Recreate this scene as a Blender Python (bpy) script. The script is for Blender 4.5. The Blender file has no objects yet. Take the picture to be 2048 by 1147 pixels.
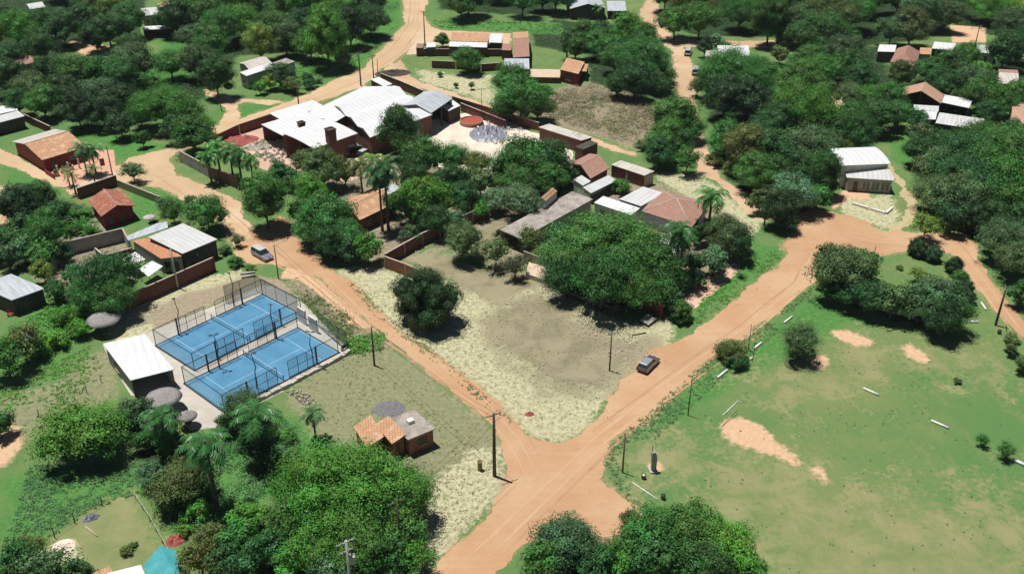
import bpy, math, random
import numpy as np
from mathutils import Vector, Matrix, geometry, noise as mnoise

# ------------------------------------------------------------------ camera, world, sun, exposure
S = bpy.context.scene
W, H, F, TH, HC = 2048.0, 1147.0, 2000.0, math.radians(30.0), 84.0
cam = bpy.data.cameras.new('camera'); co = bpy.data.objects.new('camera', cam)
S.collection.objects.link(co); S.camera = co
cam.sensor_width = 36.0; cam.lens = 36.0 * F / W
cam.clip_start = 1.0; cam.clip_end = 8000.0
co.location = (0, 0, HC); co.rotation_euler = (math.radians(90) - TH, 0, 0)
S.render.resolution_x = 1024; S.render.resolution_y = 573
SUNV = Vector((-0.22, 0.13, 1.0)).normalized()          # towards the sun
w = bpy.data.worlds.new('World'); S.world = w; w.use_nodes = True
nt = w.node_tree
sky = nt.nodes.new('ShaderNodeTexSky'); sky.sky_type = 'NISHITA'; sky.sun_disc = False; sky.air_density = 0.5; sky.dust_density = 0.3
sky.sun_elevation = math.asin(SUNV.z); sky.sun_rotation = math.atan2(SUNV.x, SUNV.y)
nt.links.new(sky.outputs[0], nt.nodes['Background'].inputs[0])
nt.nodes['Background'].inputs[1].default_value = 0.050
sl = bpy.data.lights.new('sun', 'SUN'); sl.energy = 5.0; sl.angle = math.radians(0.6); sl.color = (1.0, 0.955, 0.89)
so = bpy.data.objects.new('sun', sl); S.collection.objects.link(so)
so.rotation_euler = SUNV.to_track_quat('Z', 'Y').to_euler(); so.location = (0, 150, 200)
S.view_settings.view_transform = 'Standard'; S.view_settings.look = 'None'
S.view_settings.exposure = 0.08; S.view_settings.gamma = 1.0

rnd = random.Random(7)
C = S.collection
cT, sT = math.cos(TH), math.sin(TH)

def G(px, py, z=0.0):
    """point of the place seen at (px, py) of the 2048x1147 survey photo, z metres above the ground"""
    x = (px - W / 2) / F; y = -(py - H / 2) / F
    d = Vector((x, cT + y * sT, -sT + y * cT)); t = (z - HC) / d.z
    return Vector((d.x * t, d.y * t, z))
def depth(p): return p[1] * cT + (HC - p[2]) * sT
def PX(x, y, z=0.0):
    Z = z - HC; d = y * cT - Z * sT; u = y * sT + Z * cT
    return W / 2 + F * x / d, H / 2 - F * u / d

# ------------------------------------------------------------------ scene-graph helpers
def tag(o, label=None, cat=None, group=None, kind=None):
    if label: o['label'] = label
    if cat: o['category'] = cat
    if group: o['group'] = group
    if kind: o['kind'] = kind
    return o
def empty(name, loc, rz=0.0, label=None, cat=None, group=None):
    o = bpy.data.objects.new(name, None); C.objects.link(o); o.empty_display_size = 0.5
    o.location = loc; o.rotation_euler = (0, 0, rz)
    return tag(o, label, cat, group)
def link(name, me, parent=None, loc=None, rz=0.0):
    o = bpy.data.objects.new(name, me); C.objects.link(o)
    if parent: o.parent = parent
    if loc is not None: o.location = loc
    if rz: o.rotation_euler = (0, 0, rz)
    return o
def copy_tree(o, parent=None):
    c = o.copy(); C.objects.link(c)
    if parent: c.parent = parent
    for ch in [k for k in list(C.objects) if k.parent == o]: copy_tree(ch, c)
    return c

class MB:
    def __init__(s): s.v = []; s.f = []; s.m = []; s.sm = []
    def add(s, vs, fs, mi=0, smooth=False):
        b = len(s.v); s.v += [tuple(p) for p in vs]
        for f in fs: s.f.append(tuple(b + i for i in f)); s.m.append(mi); s.sm.append(smooth)
    def box(s, x0, x1, y0, y1, z0, z1, mi=0):
        vs = [(x0,y0,z0),(x1,y0,z0),(x1,y1,z0),(x0,y1,z0),(x0,y0,z1),(x1,y0,z1),(x1,y1,z1),(x0,y1,z1)]
        s.add(vs, [(0,3,2,1),(4,5,6,7),(0,1,5,4),(1,2,6,5),(2,3,7,6),(3,0,4,7)], mi)
    def prism(s, poly, off, mi=0):
        n = len(poly); off = Vector(off); p = [Vector(a) for a in poly]
        s.add(p + [a + off for a in p], [tuple(range(n)), tuple(range(2*n-1, n-1, -1))] +
              [(i, i+n, (i+1) % n + n, (i+1) % n) for i in range(n)], mi)
    def bar(s, a, b, wd, ht, mi=0):
        """box beam from a to b (centre line)"""
        a = Vector(a); b = Vector(b); d = (b-a); 
        u = d.cross(Vector((0,0,1)))
        if u.length < 1e-5: u = Vector((1,0,0))
        u.normalize(); v = u.cross(d).normalized(); u *= wd/2; v *= ht/2
        s.prism([a-u-v, a+u-v, a+u+v, a-u+v], d, mi)
    def tube(s, pts, rad, n=8, mi=0, cap=True):
        pts = [Vector(p) for p in pts]; rs = rad if isinstance(rad, (list, tuple)) else [rad]*len(pts)
        vs = []; ref = None
        for i, p in enumerate(pts):
            d = (pts[min(i+1, len(pts)-1)] - pts[max(i-1, 0)]).normalized()
            if ref is None: ref = Vector((1,0,0)) if abs(d.x) < .8 else Vector((0,1,0))
            u = d.cross(ref).normalized(); v = d.cross(u).normalized(); ref = v.cross(d) * -1 if False else ref
            for k in range(n):
                a = 2*math.pi*k/n; vs.append(p + (u*math.cos(a) + v*math.sin(a)) * rs[i])
        fs = []
        for i in range(len(pts)-1):
            for k in range(n):
                k2 = (k+1) % n; fs.append((i*n+k, i*n+k2, (i+1)*n+k2, (i+1)*n+k))
        s.add(vs, fs, mi, True)
        if cap:
            b = len(s.v) - len(vs)
            s.f.append(tuple(b+k for k in range(n))[::-1]); s.m.append(mi); s.sm.append(False)
            s.f.append(tuple(b+(len(pts)-1)*n+k for k in range(n))); s.m.append(mi); s.sm.append(False)
    def lathe(s, prof, n=16, c=(0,0), mi=0, smooth=True, jit=0.0, rg=None):
        vs = []; 
        for (r, z) in prof:
            for k in range(n):
                a = 2*math.pi*k/n; rr = r * (1 + (rg.uniform(-jit, jit) if rg else 0)); vs.append((c[0]+rr*math.cos(a), c[1]+rr*math.sin(a), z))
        fs = []
        for i in range(len(prof)-1):
            for k in range(n):
                k2 = (k+1) % n; fs.append((i*n+k, i*n+k2, (i+1)*n+k2, (i+1)*n+k))
        s.add(vs, fs, mi, smooth)
    def mesh(s, name, mats):
        me = bpy.data.meshes.new(name); me.from_pydata(s.v, [], s.f)
        for m in (mats if isinstance(mats, (list, tuple)) else [mats]): me.materials.append(m)
        me.polygons.foreach_set('material_index', s.m); me.polygons.foreach_set('use_smooth', s.sm)
        me.update(); return me
    def build(s, name, mats, parent=None, loc=None, rz=0.0):
        return link(name, s.mesh(name, mats), parent, loc, rz)

# ------------------------------------------------------------------ materials
def nmat(name):
    m = bpy.data.materials.new(name); m.use_nodes = True; t = m.node_tree
    return m, t, t.nodes['Principled BSDF']
def N(t, typ, **kw):
    n = t.nodes.new(typ)
    for k, v in kw.items():
        if k.startswith('i_'): n.inputs[k[2:]].default_value = v
        else: setattr(n, k, v)
    return n
def L(t, a, b): t.links.new(a, b)
def noise_(t, vec, scale, detail=4, rough=0.6, dist=0.0):
    n = N(t, 'ShaderNodeTexNoise'); n.inputs['Scale'].default_value = scale; n.inputs['Detail'].default_value = detail
    n.inputs['Roughness'].default_value = rough; n.inputs['Distortion'].default_value = dist
    if vec is not None: L(t, vec, n.inputs['Vector'])
    return n.outputs['Fac']
def ramp(t, fac, lo, hi, a=0.0, b=1.0):
    n = N(t, 'ShaderNodeMapRange', clamp=True); n.interpolation_type = 'SMOOTHSTEP'
    n.inputs['From Min'].default_value = lo; n.inputs['From Max'].default_value = hi
    n.inputs['To Min'].default_value = a; n.inputs['To Max'].default_value = b
    L(t, fac, n.inputs['Value']); return n.outputs['Result']
def mix(t, f, a, b, mode='MIX'):
    n = N(t, 'ShaderNodeMix', data_type='RGBA', blend_type=mode)
    for s_, v in ((0, f), (6, a), (7, b)):
        if hasattr(v, 'is_linked') or hasattr(v, 'links'): L(t, v, n.inputs[s_])
        else: n.inputs[s_].default_value = v if s_ == 0 else (*v[:3], 1)
    return n.outputs[2]
def math_(t, op, a, b=0.0, c=0.0):
    n = N(t, 'ShaderNodeMath', operation=op)
    for i, v in enumerate((a, b, c)):
        if hasattr(v, 'links'): L(t, v, n.inputs[i])
        else: n.inputs[i].default_value = v
    return n.outputs[0]
def coords(t, kind='Object'):
    return N(t, 'ShaderNodeTexCoord').outputs[kind]
def world_pos(t): return N(t, 'ShaderNodeNewGeometry').outputs['Position']
def mapped(t, vec, scale=(1,1,1), rz=0.0):
    n = N(t, 'ShaderNodeMapping'); n.inputs['Scale'].default_value = scale; n.inputs['Rotation'].default_value = (0, 0, rz)
    L(t, vec, n.inputs['Vector']); return n.outputs['Vector']
def bump(t, b, h, strength=0.4, dist=0.1):
    n = N(t, 'ShaderNodeBump'); n.inputs['Strength'].default_value = strength; n.inputs['Distance'].default_value = dist
    L(t, h, n.inputs['Height']); L(t, n.outputs['Normal'], b.inputs['Normal'])

def mat_plain(name, c1, c2=None, scale=1.5, rough=0.8, metal=0.0, bmp=0.2, spec=0.3, world=True):
    """two-tone weathered surface with fine grain"""
    c2 = c2 or tuple(x*0.72 for x in c1)
    m, t, b = nmat(name); v = world_pos(t) if world else coords(t)
    n1 = noise_(t, v, scale, 5, .65); n2 = noise_(t, v, scale*9, 3, .7)
    f = ramp(t, math_(t, 'ADD', math_(t, 'MULTIPLY', n1, .7), math_(t, 'MULTIPLY', n2, .3)), .35, .65)
    L(t, mix(t, f, c2, c1), b.inputs['Base Color'])
    b.inputs['Roughness'].default_value = rough; b.inputs['Metallic'].default_value = metal
    b.inputs['Specular IOR Level'].default_value = spec
    if bmp: bump(t, b, n2, bmp, .03)
    return m
def mat_sheet(name, c1, c2, dirt, axis='Y', pitch=0.9, dirt_amt=0.5, rough=0.55):
    """corrugated sheet roofing: ribs across the slope, weather streaks running down it"""
    m, t, b = nmat(name); v = coords(t)
    wv = N(t, 'ShaderNodeTexWave', bands_direction='X' if axis == 'X' else 'Y'); wv.inputs['Scale'].default_value = .314/pitch
    L(t, v, wv.inputs['Vector'])
    st = noise_(t, mapped(t, v, (2.2, .25, .25) if axis == 'X' else (.25, 2.2, .25)), 1.0, 5, .7)
    bl = noise_(t, v, .35, 4, .6)
    br = N(t, 'ShaderNodeTexBrick'); br.inputs['Color1'].default_value = (1,1,1,1); br.inputs['Color2'].default_value = (.94,.94,.94,1); br.inputs['Mortar'].default_value = (.80,.80,.80,1)
    br.inputs['Scale'].default_value = 1.0; br.inputs['Mortar Size'].default_value = .02
    br.inputs['Brick Width'].default_value = 3.0 if axis == 'Y' else 1.05; br.inputs['Row Height'].default_value = 1.05 if axis == 'Y' else 3.0
    br.offset = 0.0; L(t, v, br.inputs['Vector'])
    c = mix(t, ramp(t, st, .35, .7), c1, c2)
    c = mix(t, ramp(t, math_(t, 'MULTIPLY', math_(t, 'ADD', st, bl), .5), .52, .68, 0, dirt_amt), c, dirt)
    c = mix(t, 1.0, c, br.outputs['Color'], 'MULTIPLY')
    c = mix(t, ramp(t, wv.outputs['Fac'], 0, 1, .0, .10), c, (.02,.02,.02))
    L(t, c, b.inputs['Base Color']); b.inputs['Roughness'].default_value = rough; b.inputs['Specular IOR Level'].default_value = .3
    bump(t, b, wv.outputs['Fac'], .35, .05); return m
def mat_tile(name, c1, c2, c3, axis='Y'):
    """clay tiles: rows down the slope, patchy firing colours"""
    m, t, b = nmat(name); v = coords(t)
    br = N(t, 'ShaderNodeTexBrick'); br.inputs['Scale'].default_value = 1.0
    br.inputs['Color1'].default_value = (*c1, 1); br.inputs['Color2'].default_value = (*c2, 1); br.inputs['Mortar'].default_value = (*[x*.45 for x in c2], 1)
    br.inputs['Mortar Size'].default_value = .045; br.inputs['Brick Width'].default_value = .34 if axis == 'Y' else .42; br.inputs['Row Height'].default_value = .42 if axis == 'Y' else .34
    L(t, v, br.inputs['Vector'])
    wv = N(t, 'ShaderNodeTexWave', bands_direction='X' if axis == 'Y' else 'Y'); wv.inputs['Scale'].default_value = 1.2; L(t, v, wv.inputs['Vector'])
    n = noise_(t, v, .9, 5, .7); c = mix(t, ramp(t, n, .48, .68, 0, .75), br.outputs['Color'], c3)
    n2 = noise_(t, v, .22, 3, .6); c = mix(t, ramp(t, n2, .5, .75, 0, .35), c, tuple(x*.6 for x in c2))
    c = mix(t, ramp(t, wv.outputs['Fac'], 0, 1, .0, .18), c, (.03,.015,.01))
    L(t, c, b.inputs['Base Color']); b.inputs['Roughness'].default_value = .85; b.inputs['Specular IOR Level'].default_value = .15
    bump(t, b, wv.outputs['Fac'], .6, .06); return m
def mat_brick(name, c1, c2, mortar):
    m, t, b = nmat(name); v = coords(t)
    g = N(t, 'ShaderNodeSeparateXYZ'); L(t, v, g.inputs[0]); k = N(t, 'ShaderNodeCombineXYZ')
    L(t, math_(t, 'ADD', g.outputs[0], g.outputs[1]), k.inputs[0]); L(t, g.outputs[2], k.inputs[1])
    br = N(t, 'ShaderNodeTexBrick'); br.inputs['Scale'].default_value = 1.0
    br.inputs['Color1'].default_value = (*c1, 1); br.inputs['Color2'].default_value = (*c2, 1); br.inputs['Mortar'].default_value = (*mortar, 1)
    br.inputs['Mortar Size'].default_value = .02; br.inputs['Brick Width'].default_value = .3; br.inputs['Row Height'].default_value = .12
    L(t, k.outputs[0], br.inputs['Vector'])
    n = noise_(t, v, 1.3, 5, .7); c = mix(t, ramp(t, n, .5, .72, 0, .55), br.outputs['Color'], tuple(x*.5 for x in c1))
    L(t, c, b.inputs['Base Color']); b.inputs['Roughness'].default_value = .9; b.inputs['Specular IOR Level'].default_value = .15
    bump(t, b, br.outputs['Fac'], .3, .02); return m

WHITE1, WHITE2 = (.60,.61,.61), (.50,.52,.52)
M = {}
for ax in 'XY':
    M['white'+ax] = mat_sheet('white_sheet_roofing_'+ax, WHITE1, WHITE2, (.36,.35,.33), ax, dirt_amt=.35)
    M['bright'+ax] = mat_sheet('clean_white_sheet_roofing_'+ax, (.70,.72,.73), (.63,.65,.67), (.47,.47,.46), ax, dirt_amt=.35, pitch=1.2)
    M['grey'+ax] = mat_sheet('grey_sheet_roofing_'+ax, (.50,.54,.58), (.38,.42,.46), (.22,.21,.20), ax, dirt_amt=.5)
    M['pale'+ax] = mat_sheet('dirty_sheet_roofing_'+ax, (.60,.57,.52), (.47,.44,.40), (.22,.17,.13), ax, dirt_amt=.8)
    M['rust'+ax] = mat_sheet('rusty_sheet_roofing_'+ax, (.52,.25,.13), (.40,.18,.10), (.60,.40,.28), ax, dirt_amt=.6)
    M['tan'+ax] = mat_sheet('tan_sheet_roofing_'+ax, (.52,.33,.22), (.42,.26,.18), (.28,.18,.13), ax, dirt_amt=.6)
    M['tile'+ax] = mat_tile('orange_clay_tile_'+ax, (.70,.42,.25), (.60,.34,.19), (.74,.54,.39), ax)
    M['red'+ax] = mat_tile('red_clay_tile_'+ax, (.50,.20,.13), (.40,.15,.10), (.58,.33,.24), ax)
    M['pink'+ax] = mat_tile('faded_clay_tile_'+ax, (.52,.31,.24), (.46,.26,.20), (.42,.27,.22), ax)
M['slab'] = mat_plain('weathered_concrete_slab', (.42,.38,.34), (.20,.18,.165), .5, .9)
M['slabpale'] = mat_plain('pale_concrete', (.52,.49,.44), (.38,.36,.33), .5, .9)
M['brick'] = mat_brick('red_brick', (.19,.06,.045), (.14,.045,.036), (.15,.10,.08))
M['brickorange'] = mat_brick('orange_brick', (.34,.13,.075), (.27,.10,.06), (.28,.19,.15))
M['wallred'] = mat_plain('dark_red_paint', (.24,.03,.035), (.17,.022,.025), 1.0, .7)
M['wallwhite'] = mat_plain('whitewashed_plaster', (.66,.65,.62), (.50,.48,.45), 1.0, .9)
M['wallgrey'] = mat_plain('grey_plaster', (.36,.37,.36), (.26,.26,.25), 1.0, .9)
M['walltan'] = mat_plain('tan_plaster', (.52,.40,.28), (.40,.30,.20), 1.0, .9)
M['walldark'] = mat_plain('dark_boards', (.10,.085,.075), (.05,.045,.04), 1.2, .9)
M['wallblue'] = mat_plain('pale_blue_plaster', (.50,.53,.58), (.40,.43,.48), 1.0, .9)
M['coping'] = mat_plain('pale_mortar_coping', (.50,.42,.37), (.36,.29,.26), 1.5, .9)
M['wood'] = mat_plain('old_timber', (.17,.11,.075), (.09,.06,.045), 3, .9)
M['pole'] = mat_plain('weathered_concrete_pole', (.11,.09,.08), (.06,.05,.045), 2, .9)
M['polepale'] = mat_plain('pale_metal_pole', (.45,.46,.44), (.30,.30,.28), 2, .6)
M['darkmetal'] = mat_plain('dark_painted_steel', (.030,.035,.05), (.018,.02,.03), 3, .5, spec=.4)
M['whitepaint'] = mat_plain('chalky_white_paint', (.80,.80,.76), (.62,.62,.58), 3, .7)
M['thatch'] = mat_plain('grey_thatch', (.34,.32,.31), (.20,.19,.185), 4, 1.0, bmp=.8)
M['bluecourt'] = mat_plain('blue_court_turf', (.085,.25,.40), (.062,.195,.335), .35, .85, bmp=.1)
M['line'] = mat_plain('faded_court_line', (.34,.50,.63), (.24,.40,.56), 1, .8)
M['tyre'] = mat_plain('black_rubber', (.02,.02,.02), (.035,.035,.033), 5, .8)
M['teal'] = mat_plain('teal_tarpaulin', (.06,.34,.36), (.035,.24,.27), .8, .6)
M['tarp'] = mat_plain('grey_plastic_sheeting', (.30,.32,.38), (.14,.15,.18), 1.6, .35, bmp=1.0, spec=.6)
M['stone'] = mat_plain('pale_rubble', (.55,.50,.40), (.34,.30,.24), 6, 1.0)
M['brickpile'] = mat_plain('crushed_red_brick', (.42,.12,.10), (.26,.07,.06), 3, 1.0, bmp=.8)
M['redwater'] = mat_plain('rusty_red_water', (.42,.10,.05), (.36,.085,.045), .5, .25, bmp=.05, spec=.5)
M['patio'] = mat_plain('terracotta_paving', (.60,.36,.25), (.50,.29,.20), .6, .85)
M['plot'] = mat_plain('beige_paving', (.60,.47,.35), (.48,.38,.29), .5, .9)
M['concrete'] = mat_plain('light_grey_concrete', (.50,.48,.42), (.40,.37,.32), .4, .9)
M['sandfloor'] = mat_plain('cream_crushed_stone', (.72,.66,.56), (.56,.48,.39), .28, .95, bmp=.5)
M['rail'] = mat_plain('red_painted_steel', (.36,.05,.04), (.25,.04,.03), 3, .5)

m, t, b = nmat('window_glass'); b.inputs['Base Color'].default_value = (.03,.04,.05,1); b.inputs['Roughness'].default_value = .08; M['glass'] = m
m, t, b = nmat('clear_panel'); b.inputs['Base Color'].default_value = (.75,.9,.85,1); b.inputs['Roughness'].default_value = .02
b.inputs['Alpha'].default_value = .10; M['clear'] = m
# fence netting: a woven grid with holes
m, t, b = nmat('wire_netting'); v = coords(t)
b.inputs['Base Color'].default_value = (.03,.04,.05,1); b.inputs['Alpha'].default_value = .10; M['net'] = m
m, t, b = nmat('green_shade_netting'); b.inputs['Base Color'].default_value = (.03,.12,.06,1); b.inputs['Alpha'].default_value = .30; M['greennet'] = m

def mat_car(name, c, rough=.25, metal=.3):
    m, t, b = nmat(name); v = coords(t); n = noise_(t, v, 2.5, 4, .6)
    L(t, mix(t, ramp(t, n, .45, .75, 0, .25), c, (.36,.28,.2)), b.inputs['Base Color'])
    b.inputs['Roughness'].default_value = rough; b.inputs['Metallic'].default_value = metal; b.inputs['Coat Weight'].default_value = .6; return m
M['carwhite'] = mat_car('white_car_paint', (.72,.74,.78)); M['cargrey'] = mat_car('grey_car_paint', (.12,.12,.14))
M['carroof'] = mat_car('silver_car_paint', (.36,.39,.43), .2, .3); M['carred'] = mat_car('red_car_paint', (.45,.08,.07)); M['cardark'] = mat_car('black_paint_and_doorway_shade', (.03,.03,.035))

# leaves: per-object colour, per-leaf tone, a little light through
def mat_leaf(name, trans=.09, rough=.5):
    m, t, b = nmat(name); oi = N(t, 'ShaderNodeObjectInfo')
    at = N(t, 'ShaderNodeAttribute', attribute_name='tone'); 
    hs = N(t, 'ShaderNodeHueSaturation'); L(t, oi.outputs['Color'], hs.inputs['Color'])
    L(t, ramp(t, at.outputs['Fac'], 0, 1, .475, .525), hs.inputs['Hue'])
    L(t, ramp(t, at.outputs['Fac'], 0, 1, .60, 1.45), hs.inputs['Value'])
    c = hs.outputs['Color']; n = noise_(t, coords(t), .8, 3, .6)
    c = mix(t, ramp(t, n, .3, .7, 0, .35), c, mix(t, 1.0, c, (.55,.6,.5), 'MULTIPLY'))
    L(t, c, b.inputs['Base Color']); b.inputs['Roughness'].default_value = rough; b.inputs['Specular IOR Level'].default_value = .22
    tr = N(t, 'ShaderNodeBsdfTranslucent'); L(t, c, tr.inputs['Color']); mx = N(t, 'ShaderNodeMixShader'); mx.inputs[0].default_value = trans
    L(t, b.outputs[0], mx.inputs[1]); L(t, tr.outputs[0], mx.inputs[2]); L(t, mx.outputs[0], t.nodes['Material Output'].inputs['Surface']); return m
M['leaf'] = mat_leaf('tree_leaves'); M['frond'] = mat_leaf('palm_fronds', .12, .4)
M['bark'] = mat_plain('tree_bark', (.16,.125,.095), (.08,.06,.05), 5, .95, bmp=.7)
M['palmbark'] = mat_plain('palm_bark', (.19,.16,.13), (.09,.07,.06), 6, .95, bmp=.7)
# ------------------------------------------------------------------ ground: one sheet, its cover laid out by zones
ROADS = {
 'road': [(641,560),(689,603),(722,633),(755,659),(790,686),(841,729),(891,770),(917,793),(954,828),(985,850),(994,866),(1007,881),(1013,910),(1012,935),(1007,985),(986,1016),(926,1070),(880,1119),(860,1152),(830,1200),(900,1240),
          (960,1180),(990,1147),(1024,1104),(1065,1072),(1086,1050),(1120,1040),(1160,1050),(1205,1078),(1257,1068),(1288,1028),(1273,1008),(1239,987),(1212,959),(1209,928),(1221,886),(1249,868),(1280,850),
          (1297,850),(1327,813),(1363,772),(1383,755),(1418,722),(1455,695),(1499,666),(1536,637),(1556,626),(1587,593),(1632,560),(1634,530),(1645,505),(1713,494),(1751,509),(1789,507),(1819,501),(1860,499),(1905,507),(1930,538),(1953,580),(1973,600),(2004,636),(2060,690),(2110,740),
          (2120,700),(2048,645),(2016,608),(1981,560),(1958,520),(1958,505),(1951,485),(1903,464),(1890,468),(1822,466),(1764,462),(1735,447),(1700,432),(1665,424),(1622,420),(1590,430),(1560,430),(1600,450),(1600,464),(1587,467),(1561,487),(1574,507),(1569,523),(1536,545),(1512,560),(1466,600),(1428,636),(1383,671),(1340,689),(1307,702),(1276,728),(1259,747),(1246,765),(1216,795),(1201,823),(1180,850),(1164,866),(1128,881),(1096,884),(1063,873),(1037,855),(1024,838),(980,790),(942,760),(891,722),(841,691),(795,661),(755,621),(727,588),(704,560),(674,546),(646,518),(621,497),(590,472),(583,445),(560,432),(512,462),(470,500),(500,530),(556,528),(600,540)],
 'lane': [(547,452),(505,500),(470,495),(458,482),(450,452),(430,416),(379,409),(349,391),(324,378),(278,368),(235,362),(190,385),(150,392),(128,376),(109,372),(60,348),(0,325),(-60,300),(-60,270),(0,300),(110,353),(190,345),(228,335),(268,313),(303,305),(331,298),(400,262),(440,250),(480,238),(512,226),(563,208),(620,187),(664,164),(727,137),(755,106),(810,48),(805,0),(810,-30),(866,-30),(857,0),(846,30),(861,53),(886,61),(1024,67),(1020,90),(880,90),(828,84),(828,90),(803,114),(765,137),(727,172),(600,219),(545,236),(512,247),(440,278),(425,282),(350,305),(339,323),(345,345),(364,353),(405,366),(445,391),(480,404),(488,442),(520,462)],
 'side_path': [(410,178),(425,185),(470,198),(540,200),(570,205),(540,210),(490,205),(474,210),(478,232),(480,242),(440,258),(436,262),(448,235),(455,222),(432,200),(412,190)],
 'track': [(765,137),(800,120),(815,138),(823,157),(850,168),(891,180),(940,197),(990,215),(1050,232),(1120,255),(1186,276),(1240,295),(1272,306),(1272,312),(1235,305),(1186,286),(1120,262),(1050,240),(990,225),(940,208),(891,190),(850,180),(812,166),(780,160)],
 'back_street': [(1285,-30),(1292,0),(1280,25),(1290,50),(1320,78),(1342,101),(1345,149),(1358,197),(1368,222),(1372,260),(1373,290),(1392,330),(1403,352),(1434,362),(1454,391),(1480,412),(1522,442),(1560,436),(1530,405),(1480,380),(1440,355),(1425,320),(1411,290),(1402,255),(1392,222),(1389,190),(1388,152),(1380,121),(1366,95),(1400,92),(1480,95),(1540,97),(1600,104),(1650,108),(1650,96),(1605,86),(1536,81),(1480,83),(1400,80),(1345,72),(1325,50),(1322,28),(1312,0),(1306,-30)],
 'grass_track': [(1770,318),(1778,325),(1800,352),(1822,380),(1832,405),(1834,430),(1815,455),(1780,464),(1800,440),(1812,420),(1808,395),(1792,362),(1772,335),(1764,320)],
}
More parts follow.
